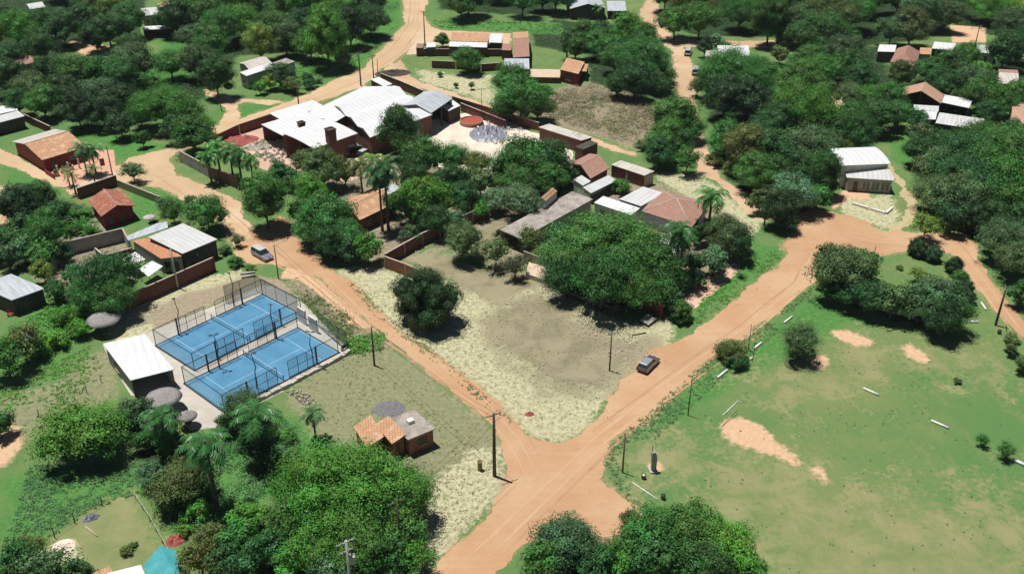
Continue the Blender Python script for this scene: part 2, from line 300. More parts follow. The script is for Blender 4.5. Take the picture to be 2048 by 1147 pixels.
# (attribute, softness in metres, polygon)
Z = [
 ('dry', 1.2, [(668,545),(750,520),(790,545),(850,560),(960,560),(1040,540),(1110,570),(1150,600),(1260,650),(1340,640),(1345,690),(1300,706),(1262,745),(1216,795),(1180,850),(1128,886),(1063,878),(1020,838),(960,775),(860,700),(790,660),(730,590)]),
 ('brown', 3.2, [(985,610),(1040,590),(1090,585),(1130,600),(1160,640),(1220,670),(1300,680),(1325,692),(1262,740),(1220,775),(1190,790),(1110,785),(1060,750),(1010,715),(975,680),(965,650)]),
 ('brown', 2.4, [(800,520),(880,500),(960,530),(1060,540),(1090,570),(1040,590),(980,600),(930,590),(890,560)]),
 ('olive', 2.0, [(700,690),(750,690),(800,700),(890,775),(985,855),(1005,885),(1010,980),(930,1065),(880,1110),(850,1150),(800,1100),(800,950),(640,880),(570,800),(600,750)]),
 ('dry', 1.5, [(880,960),(940,900),(1000,900),(1010,980),(930,1065),(880,1115),(855,1140),(860,1020)]),
 ('soil', .8, [(580,520),(640,560),(720,632),(755,660),(700,650),(640,590),(600,560),(560,555)]),
 ('scrub', 1.5, [(575,560),(640,570),(720,632),(790,690),(760,700),(690,680),(640,620),(600,590)]),
 ('pink', 1.5, [(290,630),(360,590),(430,575),(500,550),(560,560),(600,600),(520,580),(420,610),(320,660)]),
 ('dry', 1.5, [(200,640),(260,600),(330,570),(470,540),(520,560),(420,590),(340,620),(300,680),(230,690)]),
 ('scrub', 3.5, [(640,360),(800,330),(980,350),(1060,420),(1000,470),(960,440),(850,490),(760,540),(700,520),(620,470)]), ('brown', 2.5, [(960,440),(1050,430),(1090,480),(1060,530),(1000,540),(900,500),(860,500)]), ('scrub', 2.5, [(100,480),(200,430),(260,490),(260,560),(130,580),(60,540)]),
 ('scrub', 3.0, [(1120,330),(1200,340),(1330,370),(1480,440),(1480,520),(1380,600),(1300,600),(1200,420)]),
 ('scrub', 2.5, [(1090,180),(1180,165),(1270,190),(1320,225),(1320,260),(1280,300),(1200,275),(1100,245),(1060,220)]),
 ('dry', 2.0, [(1080,235),(1180,260),(1270,300),(1290,290),(1200,255),(1110,225)]),
 ('dry', 2.5, [(830,140),(900,150),(980,150),(990,210),(900,180),(840,160)]),
 ('dry', 1.5, [(1310,345),(1400,350),(1480,410),(1530,440),(1500,470),(1420,430),(1330,370)]),
 ('dry', 1.5, [(1600,470),(1660,450),(1700,440),(1780,465),(1830,470),(1900,462),(1960,500),(1850,480),(1720,490),(1640,500)]),
 ('dry', 1.5, [(1690,400),(1780,390),(1800,430),(1790,462),(1720,440),(1680,425)]),
 ('worn', 9.0, [(1480,900),(1600,930),(1700,990),(1900,990),(2100,1020),(2100,1300),(1500,1300),(1480,1000)]),
 ('worn', 6.0, [(1230,900),(1300,880),(1420,880),(1440,960),(1300,960)]),
 ('worn', 5.0, [(1400,960),(1480,900),(1620,980),(1500,1050),(1420,1060)]), ('worn', 6.0, [(1500,760),(1700,690),(1950,700),(2000,760),(1800,740),(1560,830)]),
 ('soil', 1.1, [(1443,845),(1450,836),(1480,833),(1520,848),(1560,888),(1602,920),(1598,932),(1545,908),(1475,888),(1445,868)]),
 ('soil', 1.1, [(1626,936),(1640,932),(1662,965),(1648,970)]),
 ('soil', 1.1, [(1662,662),(1690,658),(1715,668),(1748,680),(1745,692),(1712,690),(1680,678)]),
 ('soil', 1.1, [(1803,692),(1820,686),(1845,705),(1860,722),(1845,726),(1818,712)]),
 ('soil', 1.1, [(1625,715),(1650,708),(1660,725),(1645,740),(1625,735)]),
 ('soil', .8, [(1294,925),(1320,925),(1326,942),(1306,948)]),
 ('soil', 1.0, [(-20,395),(50,390),(100,420),(60,445),(-20,450)]),
 ('dry', 1.5, [(-20,370),(40,375),(60,400),(-20,410)]),
 ('soil', 1.2, [(-20,850),(40,850),(45,890),(10,930),(-30,960)]),
 ('soil', 1.0, [(1900,50),(1970,55),(1972,85),(1905,85)]),
 ('soil', 1.2, [(140,85),(150,80),(235,95),(240,105),(190,115),(165,112)]),
 ('soil', 1.0, [(316,8),(350,-5),(345,8),(320,16)]),
 ('soil', 1.0, [(1648,180),(1700,175),(1705,215),(1675,220)]),
 ('soil', .8, [(1690,380),(1738,386),(1738,400),(1700,396),(1665,420),(1660,400)]),
 ('olive', 2.0, [(0,800),(130,760),(200,700),(240,720),(230,800),(120,860),(0,900)]),
 ('lush', 4.0, [(190,1020),(260,1000),(300,1060),(330,1120),(280,1140),(200,1100)]), ('worn', 1.5, [(170,1010),(260,990),(330,1090),(360,1147),(260,1200),(100,1150),(90,1090)]),
 ('dry', 1.0, [(110,1090),(150,1085),(160,1120),(100,1147),(80,1110)]),
 ('lush', 3.0, [(310,80),(372,68),(388,98),(340,112)]), ('lush', 3.0, [(268,150),(345,118),(400,138),(352,172),(290,182)]), ('lush', 2.0, [(1555,150),(1605,150),(1600,185),(1545,190)]), ('lush', 2.0, [(1770,270),(1830,262),(1850,300),(1830,340),(1790,330)]),
 ('lush', 3.0, [(0,330),(60,340),(130,375),(100,400),(30,380)]),
 ('lush', 3.0, [(0,660),(90,620),(180,600),(200,650),(120,720),(0,760)]),
 ('lush', 3.0, [(0,960),(120,930),(300,930),(300,990),(200,1010),(80,1090),(0,1147)]),
 ('lush', 3.0, [(400,850),(600,830),(640,860),(560,980),(460,1060),(380,1040),(340,1080),(320,1010),(430,980)]),
 ('lush', 2.0, [(430,220),(520,208),(560,210),(500,232),(450,245)]),
 ('lush', 2.5, [(480,180),(620,180),(720,130),(750,108),(700,95),(600,130),(520,170)]),
 ('lush', 3.0, [(560,-20),(800,-20),(805,50),(750,100),(690,90),(620,60)]),
 ('lush', 3.0, [(860,40),(1120,45),(1130,70),(1050,66),(900,60)]),
 ('lush', 3.0, [(150,255),(250,262),(330,290),(260,330),(200,300),(130,280)]),
 ('lush', 2.0, [(1400,620),(1480,570),(1560,520),(1570,500),(1500,480),(1470,540),(1400,600),(1380,650)]),
 ('lush', 5.0, [(1380,760),(1540,650),(1640,590),(1720,640),(1500,760),(1300,870)]),
 ('lush', 2.0, [(230,460),(300,440),(330,410),(250,370),(270,410)]),
 ('lush', 2.0, [(270,355),(360,370),(400,410),(360,430),(300,390)]),
]
WOODS = [
 [(-60,-60),(310,-60),(290,10),(275,70),(240,85),(150,75),(120,120),(75,115),(30,108),(-60,110)],
 [(-60,130),(70,138),(150,112),(240,118),(330,112),(420,150),(440,175),(400,200),(330,200),(300,240),(240,262),(170,250),(90,225),(50,205),(-60,200)],
 [(350,-60),(795,-60),(800,10),(785,35),(700,60),(640,70),(600,105),(480,110),(410,165),(380,130),(340,110),(330,60)],
 [(870,-60),(1125,-60),(1118,8),(1100,28),(1000,28),(930,24),(880,18)],
 [(1065,62),(1110,38),(1190,50),(1290,55),(1320,90),(1340,170),(1250,185),(1180,165),(1180,110),(1110,100),(1070,90)],
 [(1325,-60),(2120,-60),(2120,60),(2000,75),(1900,48),(1850,82),(1760,85),(1700,100),(1650,84),(1540,74),(1400,72),(1340,55)],
 [(1690,90),(1770,95),(1775,150),(1830,165),(1860,120),(1950,115),(2090,130),(2090,200),(1985,215),(1960,200),(1890,182),(1800,215),(1740,300),(1655,300),(1690,220),(1710,190),(1640,170),(1620,110)],
 [(1830,262),(1880,275),(2120,250),(2120,470),(1990,500),(1900,440),(1850,400),(1820,300)],
 [(-60,395),(60,385),(170,410),(215,470),(150,500),(60,540),(-60,545)],
 [(1420,230),(1440,120),(1530,115),(1560,170),(1640,200),(1680,300),(1660,400),(1560,450),(1500,410),(1440,330)],
 [(590,370),(700,380),(760,470),(770,520),(680,520),(600,470)], [(790,300),(960,310),(1000,350),(960,420),(880,470),(800,440),(770,340)], [(1000,330),(1140,320),(1150,370),(1080,420),(1010,430)],
 [(1080,500),(1330,500),(1350,600),(1270,620),(1120,590),(1070,550)], [(1400,440),(1490,440),(1490,520),(1420,560),(1380,520)],
 [(570,920),(850,900),(860,1100),(840,1200),(520,1200),(540,1060)], [(240,800),(340,850),(420,960),(360,1020),(290,960)], [(1060,1080),(1200,1070),(1480,1080),(1500,1250),(1040,1250)],
 [(1640,560),(1900,600),(1930,650),(1860,660),(1700,610)], [(130,560),(250,540),(270,590),(180,640),(120,610)]]
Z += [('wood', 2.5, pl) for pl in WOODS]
NAMES = ['soil', 'dry', 'brown', 'olive', 'pink', 'scrub', 'lush', 'wood', 'worn', 'verge']
def axis(lo, hi, st, far): 
    a = list(np.arange(lo, hi, st)); ext = [far*k for k in (.12, .25, .5, 1.0)]
    return np.array([lo - e for e in ext[::-1]] + a + [hi + e for e in ext])
gx = axis(-215, 215, .8, 2500); gy = axis(58, 400, .8, 2500)
XX, YY = np.meshgrid(gx, gy); 
def poly_world(pl): return np.array([G(px, py)[:2] for px, py in pl])
def zone(pl, soft):
    """1 well inside the outline, 0 well outside, blended over 'soft' metres"""
    P = poly_world(pl); out = np.zeros(XX.shape, np.float32)
    ix = np.where((gx > P[:,0].min()-soft) & (gx < P[:,0].max()+soft))[0]; iy = np.where((gy > P[:,1].min()-soft) & (gy < P[:,1].max()+soft))[0]
    if len(ix) == 0 or len(iy) == 0: return out
    sx = slice(ix[0], ix[-1]+1); sy = slice(iy[0], iy[-1]+1); X = XX[sy, sx]; Y = YY[sy, sx]
    ins = np.zeros(X.shape, bool); d2 = np.full(X.shape, 1e9)
    for i in range(len(P)):
        x1, y1 = P[i]; x2, y2 = P[(i+1) % len(P)]
        if y1 != y2: ins ^= ((y1 > Y) != (y2 > Y)) & (X < (x2-x1)*(Y-y1)/(y2-y1) + x1)
        L2 = max((x2-x1)**2+(y2-y1)**2, 1e-9); t_ = np.clip(((X-x1)*(x2-x1)+(Y-y1)*(y2-y1))/L2, 0, 1)
        d2 = np.minimum(d2, (X-x1-t_*(x2-x1))**2 + (Y-y1-t_*(y2-y1))**2)
    sd = np.sqrt(d2) * np.where(ins, 1, -1); out[sy, sx] = np.clip(.5 + sd/(2*soft), 0, 1); return out
att = {n: np.zeros(XX.shape, np.float32) for n in NAMES}
for nme, soft, pl in Z: att[nme] = np.maximum(att[nme], zone(pl, soft*1.6))
att['brown'] = np.maximum(att['brown'], 0)
for k, pl in ROADS.items():
    if k != 'grass_track': att['verge'] = np.maximum(att['verge'], zone(pl, 2.2))
ny, nx = XX.shape
me = bpy.data.meshes.new('ground'); me.vertices.add(nx*ny)
ZZ = np.zeros(XX.shape)
me.vertices.foreach_set('co', np.stack([XX, YY, ZZ], -1).astype(np.float32).ravel())
i0 = (np.arange(ny-1)[:, None]*nx + np.arange(nx-1)[None, :]).ravel(); q = np.stack([i0, i0+1, i0+nx+1, i0+nx], -1)
me.loops.add(q.size); me.polygons.add(len(q)); me.loops.foreach_set('vertex_index', q.ravel().astype(np.int32))
me.polygons.foreach_set('loop_start', np.arange(0, q.size, 4, dtype=np.int32)); me.update(calc_edges=True)
for n_ in NAMES:
    a = me.attributes.new(n_, 'FLOAT', 'POINT'); a.data.foreach_set('value', att[n_].ravel())

m, t, b = nmat('meadow_ground'); v = world_pos(t)
big = noise_(t, v, .035, 4, .6); midn = noise_(t, v, .22, 5, .65, .4); fin = noise_(t, v, 1.4, 5, .7); vf = noise_(t, v, 7.0, 3, .7)
str_ = noise_(t, mapped(t, v, (.5, .12, 1), .35), 1.0, 4, .6)
c = mix(t, ramp(t, big, .38, .62), (.105,.215,.072), (.185,.240,.092))
c = mix(t, ramp(t, midn, .35, .68), c, (.110,.215,.070))
c = mix(t, ramp(t, str_, .5, .72, 0, .45), c, (.225,.245,.11))
c = mix(t, ramp(t, fin, .54, .74, 0, .28), c, (.075,.15,.06))
def edge(nm, k=.55, lo=.36, hi=.62):
    a = N(t, 'ShaderNodeAttribute', attribute_name=nm).outputs['Fac']
    d = math_(t, 'MULTIPLY', math_(t, 'SUBTRACT', math_(t, 'ADD', math_(t, 'MULTIPLY', midn, .5), math_(t, 'MULTIPLY', fin, .5)), .5), k*2.2)
    e = math_(t, 'MULTIPLY', math_(t, 'ADD', a, d), math_(t, 'GREATER_THAN', a, .001))
    return ramp(t, e, lo, hi)
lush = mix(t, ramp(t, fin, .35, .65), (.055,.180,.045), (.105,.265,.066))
wd = mix(t, ramp(t, fin, .35, .65), (.025,.042,.02), (.045,.08,.034)); c = mix(t, edge('wood', .6), c, wd)  # wood floor: near-black colour paints the shade between the crowns
c = mix(t, math_(t, 'MULTIPLY', edge('lush'), .85), c, lush)
wn = mix(t, ramp(t, midn, .3, .7), (.19,.235,.095), (.30,.29,.145)); c = mix(t, math_(t, 'MULTIPLY', edge('worn', 1.6, .25, .75), .9), c, wn)
ol = mix(t, ramp(t, fin, .35, .68), (.215,.225,.125), (.325,.305,.19)); c = mix(t, math_(t, 'MULTIPLY', edge('olive', .8), .85), c, ol)
dr = mix(t, ramp(t, fin, .30, .62), (.275,.265,.145), (.55,.53,.35)); dr = mix(t, ramp(t, vf, .55, .75, 0, .6), dr, (.15,.17,.07))
c = mix(t, edge('dry', 1.0, .34, .66), c, dr)
sc = mix(t, ramp(t, fin, .35, .66), (.20,.175,.115), (.36,.315,.22)); c = mix(t, edge('scrub', .7), c, sc)
br_ = mix(t, ramp(t, midn, .35, .65), (.225,.205,.13), (.32,.29,.19)); br_ = mix(t, ramp(t, vf, .62, .78, 0, .6), br_, (.52,.47,.33))
c = mix(t, edge('brown', 1.5, .30, .70), c, br_)
pk = mix(t, ramp(t, fin, .35, .66), (.29,.245,.17), (.385,.33,.235)); c = mix(t, edge('pink', .6), c, pk)
c = mix(t, ramp(t, vf, .45, .8, 0, .30), c, mix(t, 1.0, c, (.45,.5,.4), 'MULTIPLY'))
so_ = mix(t, ramp(t, fin, .3, .7), (.56,.36,.22), (.66,.46,.30)); c = mix(t, edge('soil', .5), c, so_)
vg = mix(t, ramp(t, fin, .3, .7), (.30,.21,.12), (.50,.36,.22)); c = mix(t, math_(t, 'MULTIPLY', edge('verge', .9, .30, .75), .8), c, vg)
L(t, c, b.inputs['Base Color']); b.inputs['Roughness'].default_value = 1.0; b.inputs['Specular IOR Level'].default_value = .05
bump(t, b, math_(t, 'ADD', fin, math_(t, 'MULTIPLY', vf, .5)), .8, .25)
me.materials.append(m); go = link('ground', me); tag(go, kind='structure')

# ------------------------------------------------------------------ roads and paved sheets
def flat_poly(name, pl, z, mat, step=.5, jit=.36, seed=1, kind='structure', pix=True):
    P = [G(*p)[:2] for p in pl] if pix else pl; out = []
    for i in range(len(P)):
        a = Vector(P[i]); c_ = Vector(P[(i+1) % len(P)]); d = c_ - a; n_ = max(1, int(d.length/step)); pr = Vector((-d.y, d.x)).normalized() if d.length else Vector((0,0))
        for k in range(n_):
            p = a + d*(k/n_); j = 0
            if jit: j = jit*(mnoise.noise(Vector((p.x*.30, p.y*.30, seed*7.3)))*2.6 + mnoise.noise(Vector((p.x*1.3, p.y*1.3, seed*3.1)))*1.3)
            out.append(Vector((p.x+pr.x*j, p.y+pr.y*j, z)))
    tr = geometry.tessellate_polygon([out]); mb = MB(); mb.v = [tuple(p) for p in out]
    for f in tr:
        a, b_, c_ = (out[i] for i in f)
        f = tuple(f) if (b_-a).cross(c_-a).z > 0 else tuple(f)[::-1]
        mb.f.append(f); mb.m.append(0); mb.sm.append(False)
    o = mb.build(name, mat); tag(o, kind=kind); return o
def mat_road(name, c1, c2, c3, ang):
    m, t, b = nmat(name); v = world_pos(t)
    n1 = noise_(t, v, .10, 5, .6, .5); n2 = noise_(t, v, .9, 6, .7); n3 = noise_(t, v, 6, 3, .7); st = noise_(t, mapped(t, v, (.10, 1.1, 1), ang), 1.0, 4, .55)
    c = mix(t, ramp(t, n1, .36, .64), c1, c2); c = mix(t, ramp(t, st, .42, .68, 0, .28), c, c3); n4 = noise_(t, v, .035, 3, .5); c = mix(t, ramp(t, n4, .42, .62, 0, .55), c, tuple(x*.86 for x in c1))
    c = mix(t, ramp(t, n2, .5, .75, 0, .35), c, tuple(x*.72 for x in c1)); c = mix(t, ramp(t, n3, .58, .75, 0, .35), c, tuple(min(1, x*1.2) for x in c3))
    L(t, c, b.inputs['Base Color']); b.inputs['Roughness'].default_value = 1.0; b.inputs['Specular IOR Level'].default_value = .05
    bump(t, b, math_(t, 'ADD', n2, math_(t, 'MULTIPLY', n3, .4)), .6, .12); return m
R1 = mat_road('orange_earth_road', (.455,.27,.15), (.50,.335,.205), (.54,.385,.245), -.9)
R2 = mat_road('sandy_earth_road', (.50,.355,.215), (.56,.425,.28), (.61,.48,.33), .5)
R3 = mat_road('sandy_back_street', (.48,.33,.205), (.54,.40,.27), (.58,.44,.31), 1.4)
R4 = mat_road('worn_grass_track', (.42,.34,.20), (.52,.42,.26), (.58,.48,.32), 1.0)
flat_poly('road', ROADS['road'], .024, R1, seed=1)
flat_poly('lane', ROADS['lane'], .020, R2, seed=2)
flat_poly('path', ROADS['side_path'], .018, R2, seed=13)
flat_poly('track', ROADS['track'], .016, R3, seed=3)
flat_poly('back_street', ROADS['back_street'], .012, R3, seed=4)
flat_poly('grass_track', ROADS['grass_track'], .008, R4, jit=.5, seed=5)
flat_poly('factory_yard', [(805,300),(815,258),(850,245),(900,232),(945,222),(1010,238),(1060,262),(1120,285),(1150,300),(1140,330),(1060,340),(960,350),(900,345),(840,320)], .012, M['sandfloor'], jit=.3, seed=6)
flat_poly('sorting_yard', [(432,282),(545,238),(570,275),(600,300),(700,300),(765,300),(770,345),(700,360),(600,365),(570,350),(500,330),(420,300)], .012, mat_road('dusty_factory_yard', (.50,.34,.25), (.60,.44,.34), (.66,.52,.42), 0), jit=.3, seed=7)
flat_poly('court_apron', [(205,690),(310,660),(525,570),(560,575),(600,600),(640,640),(700,702),(560,785),(430,855),(380,860),(330,800),(262,790)], .012, M['concrete'], jit=.05, seed=8)
flat_poly('brick_pavement', [(1358,610),(1390,575),(1440,545),(1476,527),(1482,540),(1430,583),(1392,615),(1375,622)], .012, mat_road('pinkish_pavement', (.56,.36,.27), (.62,.44,.34), (.66,.50,.40), .8), jit=.1, seed=9)
flat_poly('corner_paving', [(812,110),(831,82),(847,83),(847,108)], .03, M['plot'], jit=0)
flat_poly('front_yard_paving', [(118,352),(108,352),(84,325),(130,300),(205,300),(228,300),(232,340),(236,362),(160,384),(150,372),(128,372)], .03, M['patio'], jit=0)
flat_poly('front_plot', [(150,372),(160,384),(236,362),(232,343),(190,352)], .034, M['plot'], jit=0)
flat_poly('sandy_lot', [(1655,184),(1662,180),(1692,182),(1702,196),(1690,218),(1672,210)], .01, R2, jit=.2, seed=12)

# wheel ruts worn into the earth roads
RUT1 = mat_plain('pale_packed_wheel_rut', (.505,.34,.21), (.47,.31,.185), .6, 1.0); RUT2 = mat_plain('dark_damp_wheel_rut', (.37,.215,.125), (.43,.27,.165), .6, 1.0)
def rut(pts, off, wd, mat, z, seed, a=0.0, b=1.0):
    P = [G(*p) for p in pts]; D_ = [0]
    for i in range(1, len(P)): D_.append(D_[-1] + (P[i]-P[i-1]).length)
    n_ = int(D_[-1]*(b-a)/.8); mb = MB(); vs = []
    for k in range(n_+1):
        s_ = D_[-1]*(a+(b-a)*k/n_); i = max(j for j in range(len(P)-1) if D_[j] <= s_+1e-6); q_ = P[i]+(P[i+1]-P[i])*((s_-D_[i])/max(1e-6, D_[i+1]-D_[i]))
        i2 = min(i+1, len(P)-2); u = (P[i+1]-P[i]).normalized()*.6+(P[i2+1]-P[i2]).normalized()*.4; u.normalize(); v = Vector((-u.y, u.x, 0))
        w_ = wd*(.35+.9*abs(mnoise.noise(Vector((s_*.13, seed, 0)))+.25)+.3*mnoise.noise(Vector((s_*.9, seed, 4)))); w_ = max(.05, w_*min(1, k/6, (n_-k)/6)); o_ = off + .5*mnoise.noise(Vector((s_*.05, seed*1.7, 2)))
        vs += [(q_+v*(o_-w_))[:2]+(z,), (q_+v*(o_+w_))[:2]+(z,)]
    mb.add(vs, [(2*k, 2*k+2, 2*k+3, 2*k+1) for k in range(n_)]); o = mb.build('wheel_rut', mat); tag(o, kind='structure')
cA = [(590,520),(655,565),(740,645),(842,710),(960,805),(1030,880),(1075,960)]; cF = [(1640,500),(1610,570),(1500,660),(1380,740),(1290,810),(1200,880),(1110,970),(1000,1080),(930,1140)]; cL = [(300,330),(380,380),(455,440),(530,510),(600,545)]; cU = [(500,242),(600,205),(727,150),(790,105),(830,50),(835,-10)]; cE = [(1640,450),(1750,480),(1900,490),(1960,560),(2050,680)]
k_ = 0
for pts, w0, zz in ((cA, .30, .030), (cF, .42, .032), (cL, .35, .028), (cU, .35, .026), (cE, .35, .034)):
    for off, mt_, a, b in ((-.95, RUT1, 0, 1), (.65, RUT1, .03, .97), (-1.9, RUT2, .08, .7), (1.9, RUT2, .3, .95)): rut(pts, off, w0*.62, mt_, zz + .0015*k_ % .004, k_+3, a, b); k_ += 1
# ------------------------------------------------------------------ trees: shared crown and trunk meshes, one pair per kind and size
def raw_mesh(name, V, Fq, tone, mat):
    me = bpy.data.meshes.new(name); V = np.asarray(V, np.float32); Fq = np.asarray(Fq, np.int32); n = len(Fq); k = Fq.shape[1]
    me.vertices.add(len(V)); me.vertices.foreach_set('co', V.ravel()); me.loops.add(n*k); me.polygons.add(n)
    me.loops.foreach_set('vertex_index', Fq.ravel()); me.polygons.foreach_set('loop_start', np.arange(0, n*k, k, dtype=np.int32))
    me.update(calc_edges=True); a = me.attributes.new('tone', 'FLOAT', 'FACE'); a.data.foreach_set('value', np.asarray(tone, np.float32))
    me.materials.append(mat); return me
def leaf_quads(P, Nn, size, rg, aspect=.6):
    """one small bent-free leaf spray per point, facing roughly along Nn"""
    n = len(P); r = rg.normal(size=(n, 3)); Nn = Nn + .36*r + np.array([0, 0, .18]); Nn /= np.linalg.norm(Nn, axis=1)[:, None]
    u = np.cross(Nn, rg.normal(size=(n, 3))); u /= np.linalg.norm(u, axis=1)[:, None]; v = np.cross(Nn, u)
    s = (size*rg.uniform(.6, 1.35, n))[:, None]; u = u*s*.5; v = v*s*.5*aspect
    V = np.stack([P-u*1.1, P-v, P+u*1.1, P+v], 1).reshape(-1, 3); F_ = np.arange(4*n).reshape(n, 4); return V, F_
def blob_core(c, r, rg, flat):
    """low, uneven inner mass of a leaf clump, so that no clump is see-through"""
    V = []; F_ = []; nl, nk = 5, 7
    for i in range(nl+1):
        ph = math.pi*i/nl
        for k in range(nk):
            a = 2*math.pi*k/nk; q_ = r*rg.uniform(.75, 1.1); V.append((c[0]+q_*math.sin(ph)*math.cos(a), c[1]+q_*math.sin(ph)*math.sin(a), c[2]+q_*flat*math.cos(ph)))
    for i in range(nl):
        for k in range(nk): k2 = (k+1) % nk; F_.append((i*nk+k, (i+1)*nk+k, (i+1)*nk+k2, i*nk+k2))
    return V, F_
CROWN = {}
def make_crown(key, R, b, nb, nl, ls, seed, spread=1.0, core=.62, cone=0.0, low=-.35, fuzz=.16, subr=.36):
    """crown of nb leaf clumps on an uneven ellipsoid: radius R, half height b; each clump nl leaf sprays of size ls"""
    rg = np.random.default_rng(seed); V = []; F_ = []; T = []; off = 0; centres = []
    for i in range(nb):
        g = i + .5; zz = 1 - (1-low)*g/nb; th = math.pi*(1+5**.5)*g + rg.uniform(-.5, .5); rr = math.sqrt(max(0, 1-zz*zz))
        if cone: rr *= (1 - cone*max(0, zz))
        k = rg.uniform(.52, .92)*spread; cx, cy, cz = R*rr*math.cos(th)*k, R*rr*math.sin(th)*k, b*zz*k
        br = R*subr*rg.uniform(.6, 1.38); tone = np.clip(rg.normal(.5, .17), .1, .95); centres.append((cx, cy, cz))
        cv, cf = blob_core((cx*.93, cy*.93, cz*.93), br*core, rg, .8); V.append(np.array(cv)); F_.append(np.array(cf)+off); off += len(cv); T += [tone*.6]*len(cf)  # core toned below its leaves, inner shade put into the colour
        n = int(nl*(br/(R*subr))**2); d = rg.normal(size=(n, 3)); d /= np.linalg.norm(d, axis=1)[:, None]; d[:, 2] = np.where(d[:, 2] < -.35, -d[:, 2], d[:, 2])
        lump = 1 + .22*np.sin(d[:, 0]*5+i)*np.cos(d[:, 1]*4+2*i); rad = br*(lump*rg.uniform(1-fuzz*1.6, 1+fuzz, n))[:, None]
        P = np.array([cx, cy, cz]) + d*rad*np.array([1, 1, .8]); v_, f_ = leaf_quads(P, d, ls, rg)
        V.append(v_); F_.append(f_+off); off += len(v_); T += list(np.clip(tone + rg.normal(0, .13, n) , 0, 1))
    # middle mass, toned dark as the shade inside the crown
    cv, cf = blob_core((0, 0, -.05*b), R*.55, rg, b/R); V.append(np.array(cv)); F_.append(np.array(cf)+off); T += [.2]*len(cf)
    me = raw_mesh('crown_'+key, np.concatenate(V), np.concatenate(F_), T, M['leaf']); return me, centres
def make_trunk(key, R, b, zc, centres, seed, r0):
    """tapered trunk that forks into limbs running to the clumps; origin at the ground"""
    rg = random.Random(seed); mb = MB(); fork = zc - b*.62
    mb.tube([(0, 0, -.15), (rg.uniform(-.1, .1), rg.uniform(-.1, .1), fork*.5), (0, 0, fork), (.05, 0, zc-b*.1)], [r0*1.35, r0, r0*.85, r0*.35], 8)
    for (cx, cy, cz) in centres[::max(1, len(centres)//9)]:
        mb.tube([(0, 0, fork*rg.uniform(.75, 1)), (cx*.35, cy*.35, fork+(zc+cz-fork)*.35), (cx*.8, cy*.8, zc+cz*.8)], [r0*.5, r0*.32, r0*.12], 5)
    return mb.mesh('trunk_'+key, M['bark'])
# kind: list of size classes (R, b, clumps, leaves per clump, leaf size, trunk clearance, trunk radius, extra)
KINDS = {
 'round':  [(2.0,2.0,20,130,0.240,.5,.10,{}), (4.2,4.3,38,252,0.261,.9,.20,{}), (7.5,6.4,62,449,0.289,1.6,.34,dict(subr=.30))],
 'airy':   [(2.0,1.8,20,110,0.210,.8,.09,dict(core=.35,fuzz=.4)), (4.4,3.8,40,216,0.234,1.4,.18,dict(core=.45,fuzz=.34,subr=.33)), (8.0,5.6,72,418,0.257,2.2,.34,dict(core=.5,fuzz=.3,subr=.27,spread=1.05))],
 'layered':[(2.2,2.0,18,150,0.270,.7,.10,dict(subr=.42)), (4.6,4.4,32,312,0.306,1.2,.2,dict(subr=.38)), (7.6,5.9,48,558,0.328,2.0,.36,dict(subr=.33,low=-.15))],
 'tall':   [(2.0,2.6,24,130,0.240,.9,.10,{}), (4.4,5.8,48,252,0.261,1.6,.22,dict(low=-.6,subr=.34)), (6.0,7.5,64,387,0.273,2.0,.3,dict(subr=.3,low=-.6))],
 'cone':   [(2.2,2.8,24,125,0.240,.6,.1,dict(cone=.55)), (4.0,5.2,44,216,0.261,.8,.2,dict(cone=.5)), (5.5,7.0,54,372,0.265,1.0,.3,dict(cone=.5))],
 'ball':   [(1.5,1.45,38,125,0.150,.05,.1,dict(subr=.30,fuzz=.06,low=-.8,spread=1.02,core=.85)), (3.0,2.9,50,252,0.180,.2,.16,dict(subr=.27,fuzz=.08,low=-.8,core=.8)), (5.2,4.7,76,449,0.218,.1,.25,dict(subr=.27,fuzz=.12,low=-.85,core=.75))],
 'bush':   [(1.0,.7,11,80,0.170,.0,.05,dict(low=-.2)), (1.8,1.2,18,125,0.210,.0,.07,dict(low=-.2)), (3.0,1.8,26,204,0.234,.05,.1,dict(low=-.2))],
}
def protos(kind, i, var):
    k = (kind, i, var)
    if k not in CROWN:
        R, b, nb, nl, ls, cl, r0, ex = KINDS[kind][i]; key = '%s_%d_%d' % (kind, i, var); zc = cl + b*.8
        me, ce = make_crown(key, R, b, nb, nl, ls, 11 + 17*i + 101*var + 7*len(kind), **ex)
        CROWN[k] = (me, make_trunk(key, R, b, zc, ce, 5+i+var, r0), R, b, zc)
    return CROWN[k]
COL = {'D': (0.041,0.134,0.033), 'M': (0.067,0.201,0.039), 'B': (0.096,0.276,0.037), 'Y': (0.196,0.329,0.058), 'G': (0.090,0.182,0.066), 'O': (0.119,0.169,0.046), 'K': (0.027,0.078,0.024), 'T': (0.171,0.166,0.081), 'W': (0.138,0.276,0.125)}
COLW = {'D': 'dark green', 'M': 'mid green', 'B': 'bright green', 'Y': 'yellow-green', 'G': 'grey-green', 'O': 'olive green', 'K': 'blackish green', 'T': 'brownish', 'W': 'pale silvery green'}
FORMW = {'round': 'broadleaf tree', 'airy': 'feathery tree', 'layered': 'clumpy tree', 'cone': 'pointed tree', 'tall': 'tall-crowned tree', 'ball': 'clipped round shrub', 'bush': 'bush', 'palm': 'palm', 'agave': 'spiky plant'}
TREES = []   # (empty, cx, cy, kind, colour, radius) for the labels
